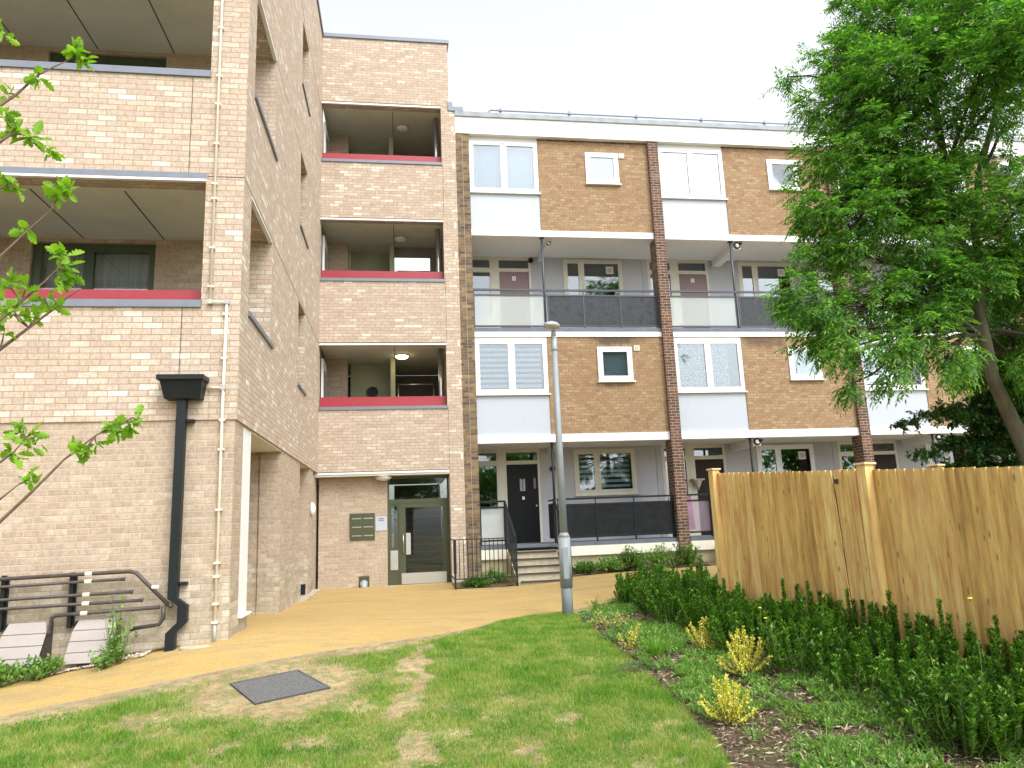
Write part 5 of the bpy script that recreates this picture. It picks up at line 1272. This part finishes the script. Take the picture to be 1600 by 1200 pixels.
# ---- individual bed plants
def bush(name, label, cat, x, y, H, rad, nsh, leaf, mat, asp=.5, seed=1, stems='twig', per=40, updir=.8, group=None, dens0=.2):
    r_ = np.random.default_rng(seed); t = thing(name, label, cat, (x, y, g(x, y)), group); b0 = np.array([x, y, g(x, y)]); tw = []; PP, DD, NN, LL = [], [], [], []
    for i in range(nsh):
        a = r_.uniform(0, 2*math.pi); rr = rad*math.sqrt(r_.random()); h = H*(1-.5*(rr/rad)**2)*r_.uniform(.55, 1.05)
        e = b0+np.array([rr*math.cos(a), rr*math.sin(a), h]); md = b0+(e-b0)*.5+np.array([math.cos(a), math.sin(a), 0])*rr*.2+r_.normal(0, .01, 3)
        tw.append(([tuple(b0), tuple(md), tuple(e)], [.004, .003, .0015])); k = max(4, int(per*h/H)); tt = r_.uniform(dens0, 1, k)[:, None]
        c = (1-tt)**2*b0+2*tt*(1-tt)*md+tt**2*e; o = r_.normal(0, 1, (k, 3)); o[:, 2] += updir
        PP.append(c+unit(o)*leaf*.15); DD.append(o); NN.append(r_.normal(0, .5, (k, 3))+np.array([0, 0, 1.])); LL.append(r_.uniform(.7, 1.3, k)*leaf)
    L = np.concatenate(LL); V, F_ = leaves(np.concatenate(PP), np.concatenate(DD), np.concatenate(NN), L, L*asp)
    tubes_np('stems', stems, tw, t, 4); npmesh('foliage', V, F_, mat, t); return t
def at2(px_, py_): p = atg(px_, py_); return p.x, p.y
def strap(label, x, y, n, L, mat='strap', name='strap_leaf_clump', cat='plant', wd=.016, seed=3, spread=.6):
    r_ = np.random.default_rng(seed); t = thing(name, label, cat, (x, y, g(x, y))); b0 = np.array([x, y, g(x, y)]); V = []; F = []
    for i in range(n):
        a = r_.uniform(0, 2*math.pi); dh = np.array([math.cos(a), math.sin(a), 0]); l = L*r_.uniform(.6, 1.1); s_ = np.array([-math.sin(a), math.cos(a), 0])*wd/2*r_.uniform(.7, 1.2); sp = r_.uniform(.2, 1)*spread
        i0 = len(V); K = 6
        for j in range(K+1):
            u = j/K; p = b0+dh*(l*sp*u+.02)+np.array([0, 0, l*(u*.95-sp*.75*u*u)]); w_ = s_*(1-u**2.2)+s_*.02; V += [p-w_, p+w_]
        F += [(i0+2*j, i0+2*j+1, i0+2*j+3, i0+2*j+2) for j in range(K)]
    npmesh('leaves', np.array(V), np.array(F), mat, t, smooth=True); return t
def frond(label, x, y, n, L, mat='weed', seed=5, name='fern', leaflet=(.035, .01), npair=9, up=1.1):
    r_ = np.random.default_rng(seed); t = thing(name, label, 'fern' if name == 'fern' else 'weed', (x, y, g(x, y))); b0 = np.array([x, y, g(x, y)+.02])
    P = np.repeat(b0[None], n, 0); D = r_.normal(0, .55, (n, 3)); D[:, 2] = up; V, F_ = compound_leaves(P, D, L*r_.uniform(.6, 1, n), npair, leaflet, .6); npmesh('fronds', V, F_, mat, t); return t
x, y = at2(1165, 1060); bush('golden_shrub', 'large bright yellow leaved shrub in front of the dark hedge', 'shrub', x, y, .44, .26, 30, .024, 'yellow', seed=1, per=140)
x, y = at2(1140, 1135); bush('golden_shrub', 'bright yellow leaved shrub nearest the lawn corner', 'shrub', x, y, .36, .22, 25, .023, 'yellow', seed=2, per=140)
x, y = at2(1100, 1022); bush('golden_shrub', 'pale yellow spiky shrub with three upright shoots behind the strap leaved clump', 'shrub', x, y, .42, .2, 16, .024, 'yellow', seed=3, per=150)
x, y = at2(985, 1018); bush('golden_shrub', 'thin yellow shrub with few stems at the lawn edge near the lamp', 'shrub', x, y, .36, .15, 10, .022, 'yellow', seed=4, per=90)
x, y = at2(955, 985); bush('variegated_shrub', 'low cream and green variegated mound close to the lamp column', 'shrub', x, y, .27, .33, 34, .028, 'variety', seed=5, per=36)
x, y = at2(925, 975); bush('blue_green_plant', 'small blue green mound right beside the lamp column foot', 'plant', x, y, .16, .17, 26, .02, 'bluegreen', seed=6, per=30)
x, y = at2(965, 1000); bush('blue_green_plant', 'low blue green ground plant in front of the variegated mound', 'plant', x, y, .12, .28, 30, .02, 'bluegreen', seed=7, per=26)
x, y = at2(1010, 1048); bush('blue_green_plant', 'blue green ground plant in front of the strap leaved clump', 'plant', x, y, .12, .3, 34, .02, 'bluegreen', seed=8, per=26)
x, y = at2(1028, 1030); strap('fresh green strap leaved clump between yellow shrubs', x, y, 60, .34)
x, y = at2(932, 958); frond('bright green feathery fern behind the variegated mound by the lamp', x, y, 12, .36)
x, y = at2(1040, 905); frond('feathery fern in front of the old block between low bushes', x, y, 14, .5, leaflet=(.05, .014))
x, y = at2(998, 948); bush('sapling', 'thin leafy sapling left of the hedge end against the yellow path', 'sapling', x, y, .55, .2, 6, .04, 'weed', seed=9, per=14, asp=.35, dens0=.4)
x, y = at2(1040, 960); bush('sapling', 'taller loose sapling leaning against the left end of the hedge', 'sapling', x, y, .62, .3, 8, .04, 'weed', seed=10, per=18, asp=.35, dens0=.3)
x, y = at2(1230, 1060); bush('loose_shrub', 'loose shrub with long pale green leaves before the hedge middle', 'shrub', x, y, .5, .26, 12, .06, 'weed', seed=11, per=20, asp=.3)
x, y = at2(1255, 1130); bush('feathery_weed', 'bright green feathery weed patch right of the yellow shrubs', 'weed', x, y, .12, .26, 50, .016, 'strap', seed=12, per=34)
x, y = at2(1470, 1170); bush('loose_shrub', 'loose long leaved shrub in the lower right corner', 'shrub', x, y, .5, .3, 16, .07, 'weed', seed=13, per=22, asp=.28)
x, y = at2(1340, 1110); bush('loose_shrub', 'dark leaved low shrub in front of the near hedge', 'shrub', x, y, .36, .3, 14, .05, 'euon', seed=14, per=24, asp=.35)
x, y = at2(1060, 1085); strap('thin grassy tuft beside the lawn edge, lower down the bed', x, y, 30, .2, 'weed', 'grass_tuft', 'grass tuft', .007, 6, .9)
x, y = at2(1180, 1160); strap('thin grassy tuft in the mulch below the yellow shrubs', x, y, 34, .22, 'weed', 'grass_tuft', 'grass tuft', .007, 7, .9)
for i, (px_, py_, hh) in enumerate(((1190, 1040, .52), (1198, 1048, .46), (1545, 1180, .95))):
    x, y = at2(px_, py_); t = thing('hawkbit', ['tall thin weed with a yellow flower before the hedge', 'shorter yellow flowered weed right beside a taller one', 'very tall yellow flowered weed stem against the fence at right'][i], 'flower', (x, y, g(x, y)))
    z = g(x, y); q_ = wiggle((x, y, z), (x+.05, y+.02, z+hh), 5, .012); G().tube([tuple(p) for p in q_], .003, 5).build('stem', 'twiggreen', t)
    G().dome(tuple(q_[-1]), .017, 'z', 1, .4, 10, 3).build('flower_head', 'flower', t)
# climbing weed by the pipes and low leaves at the wall foot
def climber(label, x, y, H, n, seed, rad=.12):
    return bush('climbing_weed', label, 'weed', x, y, H, rad, n, .05, 'weed', seed=seed, per=26, asp=.55, dens0=.1, stems='twiggreen')
climber('tall leafy weed climbing the pipes beside the black downpipe', -2.95, 8.62, .95, 16, 21, .2)
climber('low leafy weed growing from the foot of the right hand vent cover', -3.05, 8.5, .35, 14, 22, .22)
x, y = -4.12, 8.42; bush('low_bush', 'low bright green leafy bush at the left edge in front of the vent cover', 'bush', x, y, .28, .34, 90, .055, 'weed', seed=23, per=30, asp=.45)
x, y = -3.68, 8.52; bush('low_bush', 'small green weed clump between the two vent covers', 'bush', x, y, .24, .26, 50, .05, 'weed', seed=24, per=24, asp=.45)
for i, (x, y, r_, h_, lab) in enumerate(((4.25, 17.3, .3, .3, 'low round green bush right of the lamp column before the base wall'), (4.85, 17.3, .34, .34, 'second low bush along the base wall of the old block'), (5.45, 17.35, .36, .5, 'taller bush under the black balcony panels'),
                                         (6.1, 17.3, .36, .5, 'leafy bush just left of the red brick pillar foot'), (6.7, 17.1, .36, .55, 'bush hiding the foot of the red brick pillar'), (2.1, 17.0, .3, .3, 'small green weeds behind the low picket railing'), (1.6, 16.6, .3, .18, 'low weeds at the left end of the picket railing'))):
    bush('low_bush', lab, 'bush', x, y, h_*1.15, r_*1.25, 110, .06, 'weed' if i % 2 else 'euon', seed=30+i, per=24, asp=.5)

# ---- loose ground cover and bark chips in the bed (stuff)
def scatter_bed(n):
    X = rng.uniform(1.7, 5.2, n); Y = rng.uniform(3.6, 12.2, n)
    poly = np.vstack([BEs, [[1.8, 2.5], [5.4, 2.5], [5.2, 4.2], [4.75, 5.4], [4.15, 9.0], [4.6, 11.5], [4.0, 12.2], [3.4, 12.0]]]); m = inpoly(X, Y, poly); return X[m], Y[m]
X, Y = scatter_bed(70000); X = X[:26000]; Y = Y[:26000]; n = len(X); L = rng.uniform(.012, .085, n); D = rng.normal(0, 1, (n, 3)); D[:, 2] *= .22; Nn = rng.normal(0, .35, (n, 3)); Nn[:, 2] += 1
V, F_ = leaves(np.c_[X, Y, gz(X, Y)+.028+rng.random(n)*.012], D, Nn, L, .004+L*.13, .5, 0.); tag(npmesh('bark_chips', V, F_, 'chips'), 'brown bark chips and dry litter over the planting bed', 'mulch', kind='stuff')
X, Y = scatter_bed(60000); nz = vnoise(X*2.6, Y*2.6, 40); nz2 = vnoise(X*7, Y*7, 50); m = (nz*.7+nz2*.5 > .575+.05*(X < 2.2)); X, Y, nz2 = X[m], Y[m], nz2[m]
PP = []; n = min(len(X), 17000); X, Y = X[:n], Y[:n]; base = np.c_[X, Y, gz(X, Y)+.02]
pp, dd, nn, ll = [], [], [], []
for k in range(5):
    a = rng.uniform(0, 2*math.pi, n); o = np.c_[np.cos(a), np.sin(a), rng.uniform(.3, 1.6, n)]; pp.append(base+np.c_[np.cos(a), np.sin(a), np.zeros(n)]*.006+np.c_[np.zeros((n, 2)), rng.random(n)*.03]); dd.append(o); nn.append(np.c_[-np.cos(a)*.5, -np.sin(a)*.5, np.ones(n)]); ll.append(rng.uniform(.016, .05, n))
L = np.concatenate(ll); V, F_ = leaves(np.concatenate(pp), np.concatenate(dd), np.concatenate(nn), L, L*rng.uniform(.2, .5, len(L)))
k_ = rng.choice(len(base), 1400); tb = np.repeat(base[k_], 6, 0)+np.c_[rng.normal(0, .012, (8400, 2)), np.zeros(8400)]
V2, F2 = leaves(tb, np.c_[rng.normal(0, .45, (8400, 2)), np.ones(8400)], rng.normal(0, 1, (8400, 3)), rng.uniform(.05, .15, 8400), np.full(8400, .005)); F_ = np.vstack([F_, F2+len(V)]); V = np.vstack([V, V2])
tag(npmesh('ground_cover', V, F_, 'weed'), 'low mixed weeds spreading over the planting bed', 'ground cover', kind='stuff')
# weeds and pebbles along the wall foot
n = 900; X = rng.uniform(-5, -2.75, n); Y = np.interp(X, [-5, -4, -3, -2.6], [8.15, 8.45, 8.7, 8.85])+rng.random(n)*.22
V = []; F = []
for x, y in zip(X, Y):
    r_ = rng.uniform(.008, .022); z = g(x, y)+.03; i0 = len(V); V += [(x+r_, y, z), (x, y+r_, z), (x-r_, y, z), (x, y-r_, z), (x, y, z+r_*.8), (x, y, z-r_*.5)]
    F += [(i0+a, i0+b, i0+c) for a, b, c in ((0, 1, 4), (1, 2, 4), (2, 3, 4), (3, 0, 4), (1, 0, 5), (2, 1, 5), (3, 2, 5), (0, 3, 5))]
MT['pebble'] = leafmat('pale_pebbles', [(.25, .2, .15), (.45, .38, .3), (.6, .55, .48)], .9, 0., 20)
tag(npmesh('pebbles', np.array(V), np.array(F), 'pebble'), 'loose pale pebbles along the foot of the front wall', 'pebbles', kind='stuff')

# ---- trees standing behind the viewpoint: their crowns show mirrored in the window panes
def far_tree(label, x, y, H, rad, seed):
    r_ = np.random.default_rng(seed); t = thing('broadleaf_tree', label, 'tree', (x, y, g(x, y)), 'trees behind the viewpoint'); z0 = g(x, y)
    G().tube([(x, y, z0-.2), (x+.1, y, z0+H*.35), (x-.1, y+.1, z0+H*.8)], [.3, .22, .06], 10).build('trunk', 'bark', t)
    n = 9000; c = r_.integers(0, 40, n); cc_ = unit(r_.normal(size=(40, 3)))*r_.uniform(.3, .85, (40, 1))*np.array([rad, rad, H*.36])+np.array([x, y, z0+H*.62])
    P = cc_[c]+r_.normal(0, .42, (n, 3)); L = r_.uniform(.18, .34, n); V, F_ = leaves(P, r_.normal(size=(n, 3)), r_.normal(size=(n, 3))+[0, 0, 1], L, L*.6); npmesh('crown', V, F_, 'ash', t)
for i, (x, y, H, rad, lab) in enumerate(((-7, -13, 9, 3.2, 'broad tree far behind the viewpoint on the left'), (0.5, -16, 10, 3.6, 'broad tree straight behind the viewpoint'), (7, -13, 8.5, 3.2, 'broad tree behind the viewpoint to the right'), (24, -2, 9.5, 3.6, 'broad tree far out to the right of the viewpoint'), (32, -7, 10, 4, 'broad tree farthest out to the right of the viewpoint'))):
    far_tree(lab, x, y, H, rad, 90+i)
